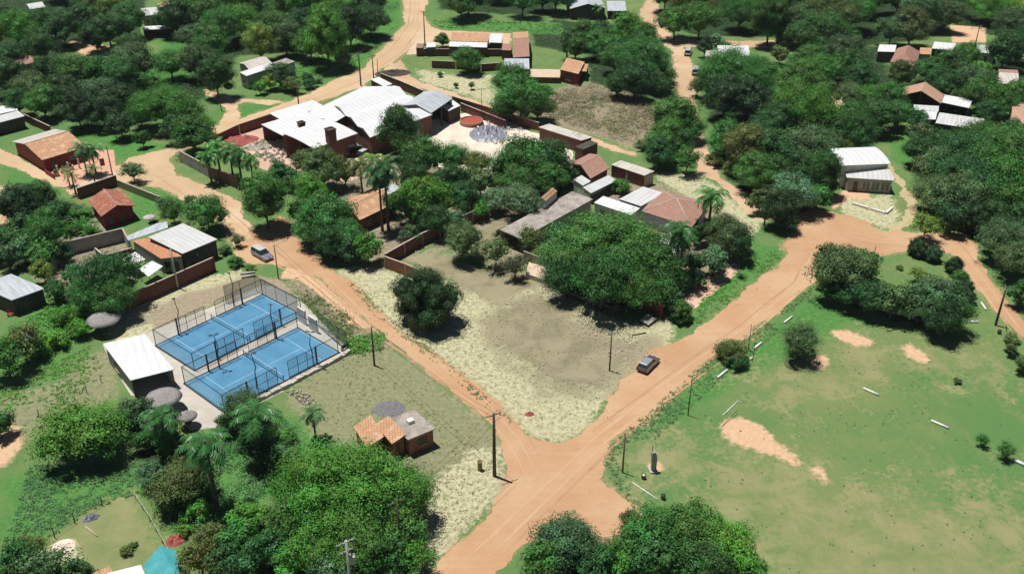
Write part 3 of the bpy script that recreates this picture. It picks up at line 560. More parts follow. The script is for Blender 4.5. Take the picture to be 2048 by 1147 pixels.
def tree(cx, cy, rp, col='M', kind='round', label=None, vs=1.0, name=None, cat=None, group=None, hs=1.0, var=None):
    """tree whose crown centre is seen at (cx, cy) with a crown radius of rp photo pixels"""
    z = 3.0
    for _ in range(4):
        p = G(cx, cy, z); R = rp*depth(p)/F
        rs = [k[0] for k in KINDS[kind]]; i = min(range(3), key=lambda q_: abs(math.log(R/rs[q_])))
        vv = rnd.randint(0, 1) if var is None else var; var = vv
        cm, tm, R0, b0, zc = protos(kind, i, vv); s = R/R0; z = zc*s*vs*hs
    e = empty(name or ('shrub' if kind in ('ball', 'bush') else 'tree'), (p.x, p.y, 0), rnd.uniform(0, 6.28)); sx = rnd.uniform(.88, 1.14); e.scale = (s*sx, s/sx, s*vs*rnd.uniform(.9, 1.12))
    cr = link('crown', cm, e, (0, 0, zc*hs)); tr = link('trunk', tm, e); 
    j = rnd.uniform(.80, 1.22); h = rnd.uniform(-.10, .10); base = COL[col]
    cr.color = (base[0]*j*(1+h*1.6), base[1]*j, base[2]*j*(1-h), 1)
    if hs != 1: tr.scale = (1, 1, hs)
    tag(e, label, cat or ('shrub' if kind in ('ball', 'bush') else 'tree'), group)
    TREES.append((e, cx, cy, kind, col, R, label)); return e
def frond(mb_v, mb_f, tone, o, az, el, ln, droop, nleaf, lw, rg, off):
    """one arching palm frond with two rows of leaflets"""
    d = np.array([math.cos(az), math.sin(az), 0]); side = np.array([-math.sin(az), math.cos(az), 0]); V = []; F_ = []
    pts = []
    for i in range(nleaf+1):
        s_ = i/nleaf; a = el - droop*s_**1.3
        pts.append((pts[-1] + (d*math.cos(a) + np.array([0, 0, math.sin(a)]))*ln/nleaf) if pts else np.array(o, float))
    for i in range(1, nleaf+1):
        s_ = i/nleaf; w_ = lw*(math.sin(math.pi*min(1, s_*.92+.08)))**.6 * rg.uniform(.8, 1.15); p0, p1 = pts[i-1], pts[i]
        for sg in (-1, 1):
            tip = (p0+p1)/2 + side*sg*w_ + (p1-p0)*1.3 - np.array([0, 0, w_*rg.uniform(.25, .75)])
            b_ = len(V); V += [p0, p1, tip + (p1-p0)*.12, tip - (p1-p0)*.12]; F_.append((b_+off, b_+1+off, b_+2+off, b_+3+off)); tone.append(rg.uniform(.2, .9))
    mb_v.append(np.array(V)); mb_f.append(np.array(F_)); return off + len(V)
PALM = {}
def palm_proto(key):
    """(height, number of fronds, frond length, droop, leaflet length, trunk radius)"""
    if key in PALM: return PALM[key]
    Ht, nf, ln, dr, lw, r0 = {'tall': (11.0, 26, 3.9, 2.1, .75, .20), 'mid': (6.0, 24, 3.2, 2.0, .65, .18), 'low': (3.2, 20, 2.3, 1.7, .5, .14), 'agave': (.3, 44, 2.1, .9, .22, .12), 'dry': (4.2, 12, 2.2, 1.5, .42, .15)}[key]
    rg = np.random.default_rng(len(key)*13 + 3); V = []; F_ = []; T = []; off = 0
    for i in range(nf):
        el = (1.25 - 1.75*(i/nf)) if key != 'agave' else rg.uniform(.25, 1.35)
        off = frond(V, F_, T, (0, 0, Ht), i*2.399 + rg.uniform(-.2, .2), el, ln*rg.uniform(.85, 1.1), dr*rg.uniform(.8, 1.1), 13 if key != 'agave' else 6, lw, rg, off)
    cm = raw_mesh('palm_crown_'+key, np.concatenate(V), np.concatenate(F_), T, M['frond'])
    mb = MB(); mb.tube([(.0, 0, -.1), (.05, 0, Ht*.3), (.0, .05, Ht*.7), (0, 0, Ht)], [r0*1.5, r0*1.05, r0*.95, r0*.9], 10)
    if key != 'agave': mb.tube([(0, 0, Ht-.1), (0, 0, Ht+.5)], [r0*1.3, r0*.5], 8)
    PALM[key] = (cm, mb.mesh('palm_trunk_'+key, M['palmbark']), Ht, ln); return PALM[key]
def palm(bx, by, key='mid', col='M', label=None, s=1.0, hs=1.0, group=None, name='palm_tree', cat='palm tree', crown=False):
    """palm whose foot (or, with crown=True, whose crown centre) is seen at (bx, by)"""
    cm, tm, Ht, ln = palm_proto(key); p = G(bx, by, Ht*s*hs if crown else 0)
    e = empty(name, (p.x, p.y, 0), rnd.uniform(0, 6.28)); e.scale = (s, s, s)
    cr = link('crown', cm, e, (0, 0, Ht*(hs-1))); tr = link('trunk', tm, e); tr.scale = (1, 1, hs); j = rnd.uniform(.85, 1.25); cr.color = (*[x*j for x in COL[col]], 1)
    tag(e, label, cat, group); q_ = PX(p.x, p.y, Ht*s*hs); TREES.append((e, q_[0], q_[1], 'palm' if key != 'agave' else 'agave', col, ln*s, label)); return e
# ------------------------------------------------------------------ buildings
BOXES = []    # photo boxes of the roofs, kept clear of scattered trees
MARKS = []    # (px, py, name) landmarks for the tree labels
SKEW = 0.0; SK = []
def shear(root, k):
    """the plots are not square: lean the house's plan to its plot"""
    for o in [q_ for q_ in C.objects if q_.parent == root or (q_.parent and q_.parent.parent == root)]:
        if o.type == 'MESH':
            for v_ in o.data.vertices: v_.co.x += k*v_.co.y
def frame(A, B, Cc, za, zb=None, zc=None):
    """rectangle with near edge A-B and far corner Cc (photo points at heights za, zb, zc)"""
    zb = za if zb is None else zb; zc = za if zc is None else zc
    a, b, c_ = G(*A, za), G(*B, zb), G(*Cc, zc); u = Vector((b.x-a.x, b.y-a.y, 0)); Ln = u.length; u /= Ln; n = Vector((-u.y, u.x, 0))
    D = (Vector((c_.x-b.x, c_.y-b.y, 0))).dot(n); D = D if D > .3 else (print('BAD RECT', A, B, Cc, D), 3.0)[1]
    BOXES.append((min(A[0], B[0], Cc[0], A[0]+Cc[0]-B[0])-2, min(A[1], B[1], Cc[1], A[1]+Cc[1]-B[1])-2, max(A[0], B[0], Cc[0])+2, max(A[1], B[1])+10))
    global SKEW; SKEW = max(-.5, min(.5, Vector((c_.x-b.x, c_.y-b.y, 0)).dot(u)/D)); SK.append((round(SKEW, 2), A, round(Ln, 1), round(D, 1)))
    return a, math.atan2(u.y, u.x), Ln, D
def roof_top(kind, Ln, D, h, rise):
    hA, hB, hC = h
    if kind == 'mono' or kind == 'flat': return [[(0,0,hA),(Ln,0,hB),(Ln,D,hC),(0,D,hA+hC-hB)]]
    if kind == 'gx': return [[(0,0,hA),(Ln,0,hA),(Ln,D/2,hA+rise),(0,D/2,hA+rise)], [(0,D/2,hA+rise),(Ln,D/2,hA+rise),(Ln,D,hA),(0,D,hA)]]
    if kind == 'gy': return [[(0,0,hA),(Ln/2,0,hA+rise),(Ln/2,D,hA+rise),(0,D,hA)], [(Ln/2,0,hA+rise),(Ln,0,hA),(Ln,D,hA),(Ln/2,D,hA+rise)]]
    if kind == 'hip':
        k = min(Ln, D)/2
        r1, r2 = ((k,D/2,hA+rise),(Ln-k,D/2,hA+rise)) if Ln >= D else ((Ln/2,k,hA+rise),(Ln/2,D-k,hA+rise))
        a, b, c_, d = (0,0,hA),(Ln,0,hA),(Ln,D,hA),(0,D,hA)
        return [[a,b,r2,r1],[b,c_,r2],[c_,d,r1,r2],[d,a,r1]] if Ln >= D else [[a,b,r1],[b,c_,r2,r1],[c_,d,r2],[d,a,r1,r2]]
    if kind == 'vault':
        n = 8; q_ = []
        for i in range(n):
            f = lambda s: hA + (hC-hA)*s + rise*math.sin(math.pi*(.25+.5*s))
            q_.append([(0,D*i/n,f(i/n)),(Ln,D*i/n,f(i/n)),(Ln,D*(i+1)/n,f((i+1)/n)),(0,D*(i+1)/n,f((i+1)/n))])
        return q_
def htop(kind, x, y, Ln, D, h, rise):
    hA, hB, hC = h
    if kind in ('mono', 'flat'): return hA + (hB-hA)*x/Ln + (hC-hB)*y/D
    if kind == 'gx': return hA + rise*(1-abs(y-D/2)/(D/2))
    if kind == 'gy': return hA + rise*(1-abs(x-Ln/2)/(Ln/2))
    if kind == 'vault': s = y/D; return hA + (hC-hA)*s + rise*math.sin(math.pi*(.25+.5*s))
    return hA + .02
def opening(root, side, s0, s1, z0, z1, what, Ln, D, oh):
    """window or door on side f(ront) b(ack) l(eft) r(ight); s0..s1 as fractions of the wall"""
    w_, d_ = Ln-2*oh, D-2*oh
    a, b = {'f': ((oh, oh), (Ln-oh, oh)), 'r': ((Ln-oh, oh), (Ln-oh, D-oh)), 'l': ((oh, D-oh), (oh, oh)), 'b': ((Ln-oh, D-oh), (oh, D-oh))}[side]
    a, b = Vector((*a, 0)), Vector((*b, 0)); u = (b-a); ln = u.length; u.normalize(); n = Vector((u.y, -u.x, 0)); P = lambda s, z, o: a + u*(s) + n*o + Vector((0, 0, z))
    x0, x1 = s0*ln, s1*ln; t_ = .07
    def slab(mb, xa, xb, za, zb, o0, o1): mb.prism([P(xa, za, o0), P(xb, za, o0), P(xb, zb, o0), P(xa, zb, o0)], n*(o1-o0))
    if what.startswith('win'):
        mat = M['whitepaint'] if what == 'winw' else M['wood']
        fr = MB(); slab(fr, x0, x1, z1-t_, z1, .003, .07); slab(fr, x0, x1, z0, z0+t_, .003, .07); slab(fr, x0, x0+t_, z0+t_, z1-t_, .003, .07); slab(fr, x1-t_, x1, z0+t_, z1-t_, .003, .07)
        nn = max(1, int((x1-x0)/1.0)); 
        for i in range(1, nn+ (1 if nn == 1 else 0)): xx = x0+(x1-x0)*i/(nn if nn > 1 else 2); slab(fr, xx-.025, xx+.025, z0+t_, z1-t_, .003, .06)
        if what == 'winw':
            for k in range(1, 4): zz = z0+(z1-z0)*k/4; slab(fr, x0+t_, x1-t_, zz-.02, zz+.02, .010, .055)
        fo = fr.build('window', mat, root); g = MB(); slab(g, x0+t_, x1-t_, z0+t_, z1-t_, .003, .02); g.build('pane', M['glass'], fo)
        s = MB(); slab(s, x0-.1, x1+.1, z0-.08, z0-.002, .003, .16); s.build('sill', M['coping'], fo)
    elif what == 'door':
        fr = MB(); slab(fr, x0, x1, 0, z1, .003, .05); slab(fr, x0, x0+.08, 0, z1, .05, .09); slab(fr, x1-.08, x1, 0, z1, .05, .09); slab(fr, x0+.08, x1-.08, z1-.08, z1, .05, .09)
        do = fr.build('door', M['wood'], root); hd = MB(); slab(hd, x1-.22, x1-.16, 1.0, 1.12, .052, .12); hd.build('handle', M['darkmetal'], do)
    elif what == 'gap':   # wide doorway: flat black panel, its inner shade put into the colour
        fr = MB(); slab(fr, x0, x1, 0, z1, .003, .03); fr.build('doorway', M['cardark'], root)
    elif what == 'patch':
        fr = MB(); slab(fr, x0, x1, z0, z1, .003, .03); fr.build('plaster_patch', M['coping'], root)
def house(label, A, B, Cc, h, kind='gx', rise=1.2, roof='tile', wall='brick', oh=.45, cat='house', name='house', ops=(), opened='', mark=None, th=.13, ridge=None, posts=True, base=0.0, parapet=0, group=None, extra=None, roof2=None):
    hh = (h, h, h) if isinstance(h, (int, float)) else h
    loc, rz, Ln, D = frame(A, B, Cc, *hh); sk = SKEW; root = empty(name, (loc.x, loc.y, 0), rz, label, cat, group)
    if mark: p = PX(loc.x+math.cos(rz)*Ln/2-math.sin(rz)*D/2, loc.y+math.sin(rz)*Ln/2+math.cos(rz)*D/2, hh[0]); MARKS.append((p[0], p[1], mark))
    top = roof_top(kind, Ln, D, hh, rise); ax = {'gx': 'X', 'gy': 'Y', 'mono': 'X', 'flat': 'X', 'hip': 'X', 'vault': 'X'}[kind]
    if kind == 'mono' and abs(hh[1]-hh[0]) > abs(hh[2]-hh[1]): ax = 'Y'
    if roof in ('tile', 'red', 'pink'): ax = 'Y' if ax == 'X' else 'X'
    rm = M[roof+ax] if roof+ax in M else M[roof]
    mb = MB()
    for i_, q_ in enumerate(top): mb.prism([(x, y, z-th) for x, y, z in q_], (0, 0, th), 1 if (roof2 and i_ == 1) else 0)
    if parapet:
        pz = hh[0]; w_ = .16
        mb.box(0, Ln, 0, w_, pz+.002, pz+parapet); mb.box(0, Ln, D-w_, D, pz+.002, pz+parapet); mb.box(0, w_, w_+.002, D-w_-.002, pz+.002, pz+parapet); mb.box(Ln-w_, Ln, w_+.002, D-w_-.002, pz+.002, pz+parapet)
    ro = mb.build('roof', [rm] + ([M[roof2+(ax if roof2 not in ('tile', 'red', 'pink') else ax)]] if roof2 else []), root)
    if ridge:
        rb = MB(); rr = .09
        if kind == 'gx': rb.tube([(0, D/2, hh[0]+rise+.02), (Ln, D/2, hh[0]+rise+.02)], rr, 6)
        if kind == 'gy': rb.tube([(Ln/2, 0, hh[0]+rise+.02), (Ln/2, D, hh[0]+rise+.02)], rr, 6)
        if kind == 'hip':
            k = min(Ln, D)/2; r1, r2 = ((k,D/2,hh[0]+rise),(Ln-k,D/2,hh[0]+rise)) if Ln >= D else ((Ln/2,k,hh[0]+rise),(Ln/2,D-k,hh[0]+rise))
            cs = [(0,0,hh[0]),(Ln,0,hh[0]),(Ln,D,hh[0]),(0,D,hh[0])]; tg = [r1, r2, r2, r1] if Ln >= D else [r1, r1, r2, r2]
            if (Vector(r1)-Vector(r2)).length > .1: rb.tube([r1, r2], rr, 6)
            for c_, g in zip(cs, tg): rb.tube([c_, g], rr, 6)
        if rb.v: rb.build('ridge_cap', M[ridge], ro)
    # walls: one panel per closed side, top following the roof
    wb = MB(); t_ = .16; T = lambda x, y: htop(kind, x, y, Ln, D, hh, rise) - th - .004
    sides = {'f': ((oh, oh), (Ln-oh, oh), (0, 1)), 'r': ((Ln-oh, oh), (Ln-oh, D-oh), (-1, 0)), 'b': ((Ln-oh, D-oh), (oh, D-oh), (0, -1)), 'l': ((oh, D-oh), (oh, oh), (1, 0))}
    for s, (p, q_, inn) in sides.items():
        if s in opened: continue
        if s in 'lr': p = (p[0], p[1] + (t_+.002 if s == 'r' else -t_-.002)); q_ = (q_[0], q_[1] - (t_+.002 if s == 'r' else -t_-.002))
        nseg = 8 if kind == 'vault' else 2; pts = []
        for i in range(nseg+1): f = i/nseg; pts.append((p[0]+(q_[0]-p[0])*f, p[1]+(q_[1]-p[1])*f))
        poly = [(p[0], p[1], base), (q_[0], q_[1], base)] + [(x, y, T(x, y)) for x, y in pts[::-1]]
        wb.prism(poly, (inn[0]*t_, inn[1]*t_, 0))
    if wb.v: wb.build('wall', M[wall], root)
    if opened and posts:
        ends = set()
        for s in opened:
            for e_ in sides[s][:2]: ends.add(e_)
            a, b = Vector(sides[s][0]), Vector(sides[s][1]); n_ = max(1, int((b-a).length/4.5))
            for i in range(1, n_): ends.add(tuple(a+(b-a)*i/n_))
        for (x, y) in ends:
            pb = MB(); pb.box(x-.09, x+.09, y-.09, y+.09, 0, T(x, y)); pb.build('post', M['wood'], root)
    if not ops and roof not in ('slab',) and name == 'house' and Ln-2*oh > 3.5 and 'f' not in opened and wall != 'walldark': ops = [('f',.14,.14+1.2/Ln,1.0,2.0,'win'),('f',.5,.5+.9/Ln,0,2.05,'door')] + ([('f',.78,.78+1.1/Ln,1.0,2.0,'win')] if Ln > 8 else [])
    for o in ops: opening(root, *o, Ln, D, oh)
    if extra: extra(root, Ln, D, hh)
    shear(root, sk)
    return root
W_ = lambda side, s0, s1, z0=1.0, z1=2.1, k='win': (side, s0, s1, z0, z1, k)
Dr = lambda side, s0, s1, z1=2.1, k='door': (side, s0, s1, 0, z1, k)
def tank(x, y, z, r=.5, ht=.9, mat='wallblue'):
    def f(root, Ln, D, hh):
        mb = MB(); mb.lathe([(0, z), (r, z), (r*1.03, z+ht*.5), (r, z+ht*.85), (r*.4, z+ht), (0, z+ht+.05)], 14, (Ln*x, D*y)); mb.build('water_tank', M[mat], root)
    return f

# --- by the courts and along the lower road
house('white sheet-roofed clubhouse with open dark front beside the blue courts', (261,760),(348,738),(289,667), (3.1,3.1,3.5), 'mono', roof='bright', wall='wallgrey', oh=.25, cat='clubhouse', name='clubhouse', opened='f', mark='the clubhouse', ops=[W_('l',.3,.45)])
def hatch(root, Ln, D, hh):
    mb = MB(); mb.box(Ln*.42, Ln*.42+.9, D*.5, D*.5+.7, hh[0]+.003, hh[0]+.5); mb.build('roof_hatch', M['whitepaint'], root)
house('small brick house annexe with flat stained concrete roof near the crossroads', (816,879),(871,856),(828,818), 2.9, 'flat', roof='slab', wall='brickorange', oh=.25, mark='the brick house by the crossroads', ops=[W_('f',.35,.72,1.1,2.1),Dr('r',.3,.5)], extra=hatch, th=.16, parapet=.0)
house('orange tiled brick cottage joined to the flat concrete roof', (784,887),(812,868),(777,830), (2.7,3.15,3.15), 'mono', roof='tile', wall='brickorange', oh=.25, mark='the orange tiled cottage', ops=[Dr('f',.3,.6)])
house('lower orange tiled wing half hidden by the giant tree', (733,896),(768,872),(741,829), (2.4,2.9,2.9), 'mono', roof='tile', wall='brickorange', oh=.25)
# --- house with the rusty roof
house('big white sheet-roofed house with black walls beside the long brick wall', (365,507),(435,478),(366,446), (3.6,3.6,4.0), 'mono', roof='white', wall='walldark', oh=.2, mark='the big white roof', ops=[('f',.38,.41,1.9,2.3,'patch'),Dr('f',.7,.8)])
def quad_house(label, P4, zs, roof='rustX', wall='wallgrey', cat='house', name='house', inset=.2, mark=None, th=.12, ops=True):
    """house on a skewed four-cornered plot: near-left, near-right, far-right, far-left eave corners"""
    P = [G(*p, z) for p, z in zip(P4, zs)]; o = Vector((P[0].x, P[0].y, 0)); u = P[1]-P[0]; rz = math.atan2(u.y, u.x); R_ = Matrix.Rotation(-rz, 3, 'Z'); Q = [R_ @ (p-o) for p in P]
    root = empty(name, o, rz, label, cat); mb = MB(); mb.prism([(p.x, p.y, p.z-th) for p in Q], (0, 0, th)); mb.build('roof', M[roof], root)
    c_ = sum(Q, Vector())/4; wb = MB(); I = []
    for p in Q: d = Vector((c_.x-p.x, c_.y-p.y, 0)).normalized()*inset; I.append(Vector((p.x+d.x, p.y+d.y, p.z-th-.004)))
    for a, b in zip(I, I[1:]+I[:1]):
        e_ = (b-a); e_.z = 0; e_.normalize(); n = Vector((-e_.y, e_.x, 0))*.14; a2 = a+e_*.141; wb.prism([(a2.x, a2.y, 0), (b.x, b.y, 0), tuple(b), tuple(a2+Vector((0,0,(b.z-a.z)*.0)))], n)
    wb.build('wall', M[wall], root)
    if ops:
        a, b = I[0], I[1]; e_ = (b-a); e_.z = 0; ln = e_.length; e_.normalize(); n = Vector((e_.y, -e_.x, 0))
        for s0, s1, z1, nm in ((.12, .4, 2.2, 'doorway'), (.6, .82, 2.1, 'door')):
            d_ = MB(); p, q_ = a+e_*ln*s0, a+e_*ln*s1; d_.prism([(p.x+n.x*.003, p.y+n.y*.003, 0), (q_.x+n.x*.003, q_.y+n.y*.003, 0), (q_.x+n.x*.003, q_.y+n.y*.003, z1), (p.x+n.x*.003, p.y+n.y*.003, z1)], n*.04); d_.build(nm, M['cardark' if nm == 'doorway' else 'wood'], root)  # the doorway is a black panel painted as the unlit inside
    if mark: MARKS.append((sum(p[0] for p in P4)/4, sum(p[1] for p in P4)/4, mark))
    BOXES.append((min(p[0] for p in P4), min(p[1] for p in P4), max(p[0] for p in P4), max(p[1] for p in P4)+8)); return root
quad_house('grey house with rusty orange sheet roof between white roofs', [(322,517),(364,512),(304,474),(265,481)], (2.9,3.2,3.2,2.9), mark='the rusty roof')
def awning(label, P4, z, mat='brightX', zs=None, name='awning', cat='awning', group=None):
    P = [G(*p, (zs[i] if zs else z)) for i, p in enumerate(P4)]; c_ = sum(P, Vector())/len(P); root = empty(name, (c_.x, c_.y, 0), 0, label, cat, group)
    mb = MB(); mb.prism([(p.x-c_.x, p.y-c_.y, p.z-.08) for p in P], (0, 0, .08)); mb.build('roof', M[mat], root)
    for p in P:
        q_ = Vector((p.x-c_.x, p.y-c_.y, 0))*.93; pb = MB(); pb.tube([(q_.x, q_.y, 0), (q_.x, q_.y, p.z-.085)], .05, 6); pb.build('post', M['darkmetal'], root)
    x0 = min(p[0] for p in P4); BOXES.append((x0, min(p[1] for p in P4), max(p[0] for p in P4), max(p[1] for p in P4)+4)); return root
awning('bright white awning roof behind the brick wall, left of the pair', [(244,518),(270,503),(291,518),(265,530)], 2.6)
awning('bright white awning roof behind the brick wall, right of the pair', [(277,537),(304,521),(326,532),(297,553)], 2.6)
awning('pale blue-white sheet roof strip behind the big white roof', [(257,481),(253,472),(314,446),(334,443),(336,455)], 2.7, 'greyX', name='lean_to', cat='shed')
# unroofed brick shell
def walls(label, pts, ht, th=.18, wall='brick', cope='coping', name='wall', cat='wall', pil=3.6, closed=False, pix=True, group=None, gate=None, mark=None, pilmat=None, pilw=.30):
    """free-standing wall along photo points (taken on the ground), with coping and piers"""
    P = [G(*p) if pix else Vector((*p, 0)) for p in pts]; o = P[0]; root = empty(name, (o.x, o.y, 0), 0, label, cat, group); mb = MB(); cb = MB(); n = len(P)
    for i in range(n if closed else n-1):
        a, b = P[i]-o, P[(i+1) % n]-o; u = (b-a).normalized(); v = Vector((-u.y, u.x, 0)); a2 = a + u*(th/2+.003 if i else 0); b2 = b - u*(th/2+.003) if i < n-2 else b
        mb.prism([a2-v*th/2, a2+v*th/2, b2+v*th/2, b2-v*th/2], (0, 0, ht))
        if cope: cb.prism([a-v*(th/2+.05)+Vector((0,0,ht+.002)), a+v*(th/2+.05)+Vector((0,0,ht+.002)), b+v*(th/2+.05)+Vector((0,0,ht+.002)), b-v*(th/2+.05)+Vector((0,0,ht+.002))], (0, 0, .07 + .003*(i % 2)))
        if pil:
            k = max(1, int((b-a).length/pil))
            for j in range(k+1):
                if j == 0 and i > 0: continue
                c_ = a+(b-a)*j/k; w_ = pilw/2; pb = MB(); pb.prism([c_-u*w_-v*(th/2+.06), c_-u*w_+v*(th/2+.06), c_+u*w_+v*(th/2+.06), c_+u*w_-v*(th/2+.06)], (0, 0, ht+.10)); pb.build('pier', M[pilmat or cope or wall], root)
    mb.build('wall_panel', M[wall], root)
    if cope: cb.build('coping', M[cope], root)
    if mark: MARKS.append((sum(p[0] for p in pts)/len(pts), sum(p[1] for p in pts)/len(pts), mark))
    return root
walls('unroofed brick and concrete shell overgrown beside the rusty roof', [(108,540),(128,512),(250,482),(262,505)], 2.6, wall='wallgrey', name='ruined_building', cat='ruin', pil=0, mark='the roofless ruin')
walls('inner brick partition of the roofless ruin', [(268,520),(212,535),(196,520)], 2.4, wall='brick', pil=0, name='ruin_wall')
walls('long dark red brick garden wall above the blue courts', [(256,620),(430,541)], 2.6, pil=5.0, mark='the long brick wall', pilmat='brick')
walls('brick fence with pale posts around the dry lot, long side', [(772,532),(845,490),(977,432)], 2.4, wall='brick', pil=3.4, mark='the fence with pale posts', pilw=.16)
walls('orange brick fence with pale posts, short side facing the road', [(771,536),(812,551),(853,569)], 2.3, wall='brickorange', pil=3.4, pilw=.16)
# --- left side
def gable_porch(root, Ln, D, hh):
    for i in range(4):
        x = Ln*(.15+.24*i); pb = MB(); pb.box(x-.15, x+.15, -3.2, -2.9, 0, 2.2); pb.build('porch_pillar', M['wallwhite'], root)
    lo = MB(); lo.box(-.1, .1, -4.5, -.3, 0, 1.0); lo.build('low_wall', M['wallred'], root)
house('large brick-red house with broad orange tiled gable roof and paved forecourt', (84,320),(172,293),(109,258), 3.0, 'gx', 1.5, roof='tile', roof2='pale', wall='wallred', oh=.5, mark='the large orange-roofed house', ops=[W_('f',.15,.3),Dr('f',.4,.5),W_('f',.6,.8)], ridge='tileY', extra=gable_porch)
house('small dark red house with faded red tiled gable roof on a lawn', (202,433),(271,411),(243,379), 2.9, 'gy', 1.2, roof='red', wall='wallred', oh=.5, mark='the small red house', ops=[W_('f',.15,.3),Dr('f',.55,.68)], ridge='coping')
house('dark shed with pale sheet roof at the left edge, nearer one', (-32,253),(49,232),(36,221), (3.0,3.0,3.3), 'mono', roof='white', wall='walldark', oh=.2, cat='shed', name='shed', mark='the sheds at the left edge')
house('white sheet-roofed shed at the left edge, farther one', (-30,234),(36,220),(28,207), (3.0,3.0,3.3), 'mono', roof='bright', wall='walldark', oh=.2, cat='shed', name='shed')
walls('brick wall running down from the left-edge sheds', [(50,243),(103,268)], 1.9, pil=0)
walls('dark brick front wall below the beige paved plot', [(158,398),(236,371)], 2.3, wall='brick', pil=0)
walls('low rendered wall along the lawn of the small red house', [(237,374),(322,408)], 1.6, wall='walltan', pil=0, mark='the lawn wall')
house('grey sheet-roofed dark house at the left edge', (23,600),(90,576),(22,547), (3.0,3.0,3.3), 'mono', roof='grey', wall='walldark', oh=.25, mark='the grey-roofed house', ops=[Dr('f',.3,.5)])
house('long white house with white strip roof and grey wall at the tree edge', (493,152),(548,134),(534,127), (3.6,3.6,3.8), 'mono', roof='bright', wall='wallgrey', oh=.1, mark='the long white house', ops=[W_('l',.3,.7,1.0,2.2)])
house('grey boxy end block of the long white house', (562,133),(590,123),(572,116), 4.2, 'flat', roof='slab', wall='wallgrey', oh=.1)
house('old grey sheet-roofed shed behind the long white house', (500,141),(545,127),(522,113), 3.2, 'gx', .8, roof='pale', wall='wallgrey', oh=.2, cat='shed', name='shed')
# far left houses among trees
house('far white gabled roof at the top left corner', (60,19),(91,14),(80,4), 3.2, 'gx', .8, roof='white', wall='wallwhite', oh=.3, mark='the top left white roof')
house('far pale house with white roof and beige wall among trees', (284,32),(317,29),(313,14), 3.4, 'gx', .8, roof='white', wall='walltan', oh=.2, mark='the far pale house', ops=[W_('f',.2,.35),Dr('f',.6,.7)])
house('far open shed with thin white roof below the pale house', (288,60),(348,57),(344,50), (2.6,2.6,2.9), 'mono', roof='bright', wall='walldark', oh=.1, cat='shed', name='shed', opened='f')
house('far little house with faded pink tiled roof', (34,131),(70,126),(56,111), 2.8, 'gx', 1.0, roof='pink', wall='walltan', oh=.3, mark='the little pink roof')
house('far small white shed hidden between dark trees', (109,80),(122,78),(118,64), 2.8, 'mono', roof='white', wall='wallwhite', oh=.1, cat='shed', name='shed')
# --- house under the two tall palms
house('tan tiled house with white ridge strip behind two tall palms', (719,440),(791,406),(750,374), 2.8, 'gx', 1.1, roof='tile', wall='brick', oh=.3, mark='the house behind tall palms', ops=[W_('f',.2,.3),Dr('f',.45,.55),W_('f',.7,.85)], ridge='slabpale')
house('dark curved sheet roof just behind the palm-shaded house', (770,392),(800,378),(790,366), 3.2, 'mono', roof='grey', wall='wallgrey', oh=.1, cat='shed', name='shed')
# --- factory
FG = 'factory roofs'
house('long white factory hall, middle and largest of the factory roofs', (740,276),(865,230),(788,172), 4.5, 'flat', roof='slab', wall='brick', oh=.3, cat='factory', name='factory_hall', mark='the factory', ops=[Dr('f',.05,.12,3),Dr('f',.55,.8,3.4,'gap'),('r',.1,.9,1.2,3.9,'patch')])
# the hall's roof: three parallel low gables laid on the same rectangle
fh = [o for o in C.objects if o.name.startswith('factory_hall')][0]
for ch in [k for k in C.objects if k.parent == fh and k.name.startswith('roof')]: bpy.data.objects.remove(ch)
_, _, fL, fD = frame((740,276),(865,230),(788,172), 4.5)
rb = MB(); k = 3
for i in range(k):
    y0, y1 = fD*i/k, fD*(i+1)/k; ym = (y0+y1)/2
    for (ya, za, yb, zb) in ((y0, 4.5, ym, 5.3), (ym, 5.3, y1, 4.5)):
        rb.prism([(0,ya,za),(fL,ya,za),(fL,yb,zb),(0,yb,zb)], (0,0,.12))
rb.build('roof', M['brightX'], fh)
for i in range(k):
    y0, y1 = fD*i/k, fD*(i+1)/k; ym = (y0+y1)/2
    for x in (.3, fL-.45):
        gb = MB(); gb.prism([(x,y0+.1,4.40),(x,y1-.1,4.40),(x,ym,5.28)], (.15,0,0)); gb.build('gable_wall', M['whiteY'], fh)
house('low white factory shed roof at the factory back left corner', (563,240),(650,213),(625,200), (3.8,3.8,4.1), 'mono', roof='bright', wall='brick', oh=.2, cat='factory shed', name='factory_shed')
house('middle factory shed with white sheet roof and small roof vent', (565,271),(655,243),(612,222), (4.0,4.0,4.6), 'mono', roof='bright', wall='brick', oh=.25, cat='factory shed', name='factory_shed', opened='l', ops=[])
house('front factory shed with curved white roof and tall brick chimney', (628,303),(716,272),(654,243), (4.2,4.2,5.0), 'vault', .9, roof='bright', wall='brick', oh=.3, cat='factory shed', name='factory_shed', opened='l', mark='the curved factory roof', ops=[Dr('f',.25,.45,3.2,'gap'),Dr('f',.75,.95,3.2,'gap')])
house('grey ridged east wing of the factory with a high open front', (862,226),(905,197),(848,183), 5.0, 'gx', 1.2, roof='grey', wall='walldark', oh=.2, cat='factory shed', name='factory_shed', opened='f', posts=True)
house('little white lean-to at the east end of the factory', (897,222),(921,211),(906,200), (3.2,3.2,3.6), 'mono', roof='bright', wall='walldark', oh=.1, cat='lean-to', name='lean_to')
house('small white roof at the road corner behind the factory', (768,173),(785,168),(758,154), (3.0,3.0,3.4), 'mono', roof='bright', wall='brick', oh=.1, cat='shed', name='shed')
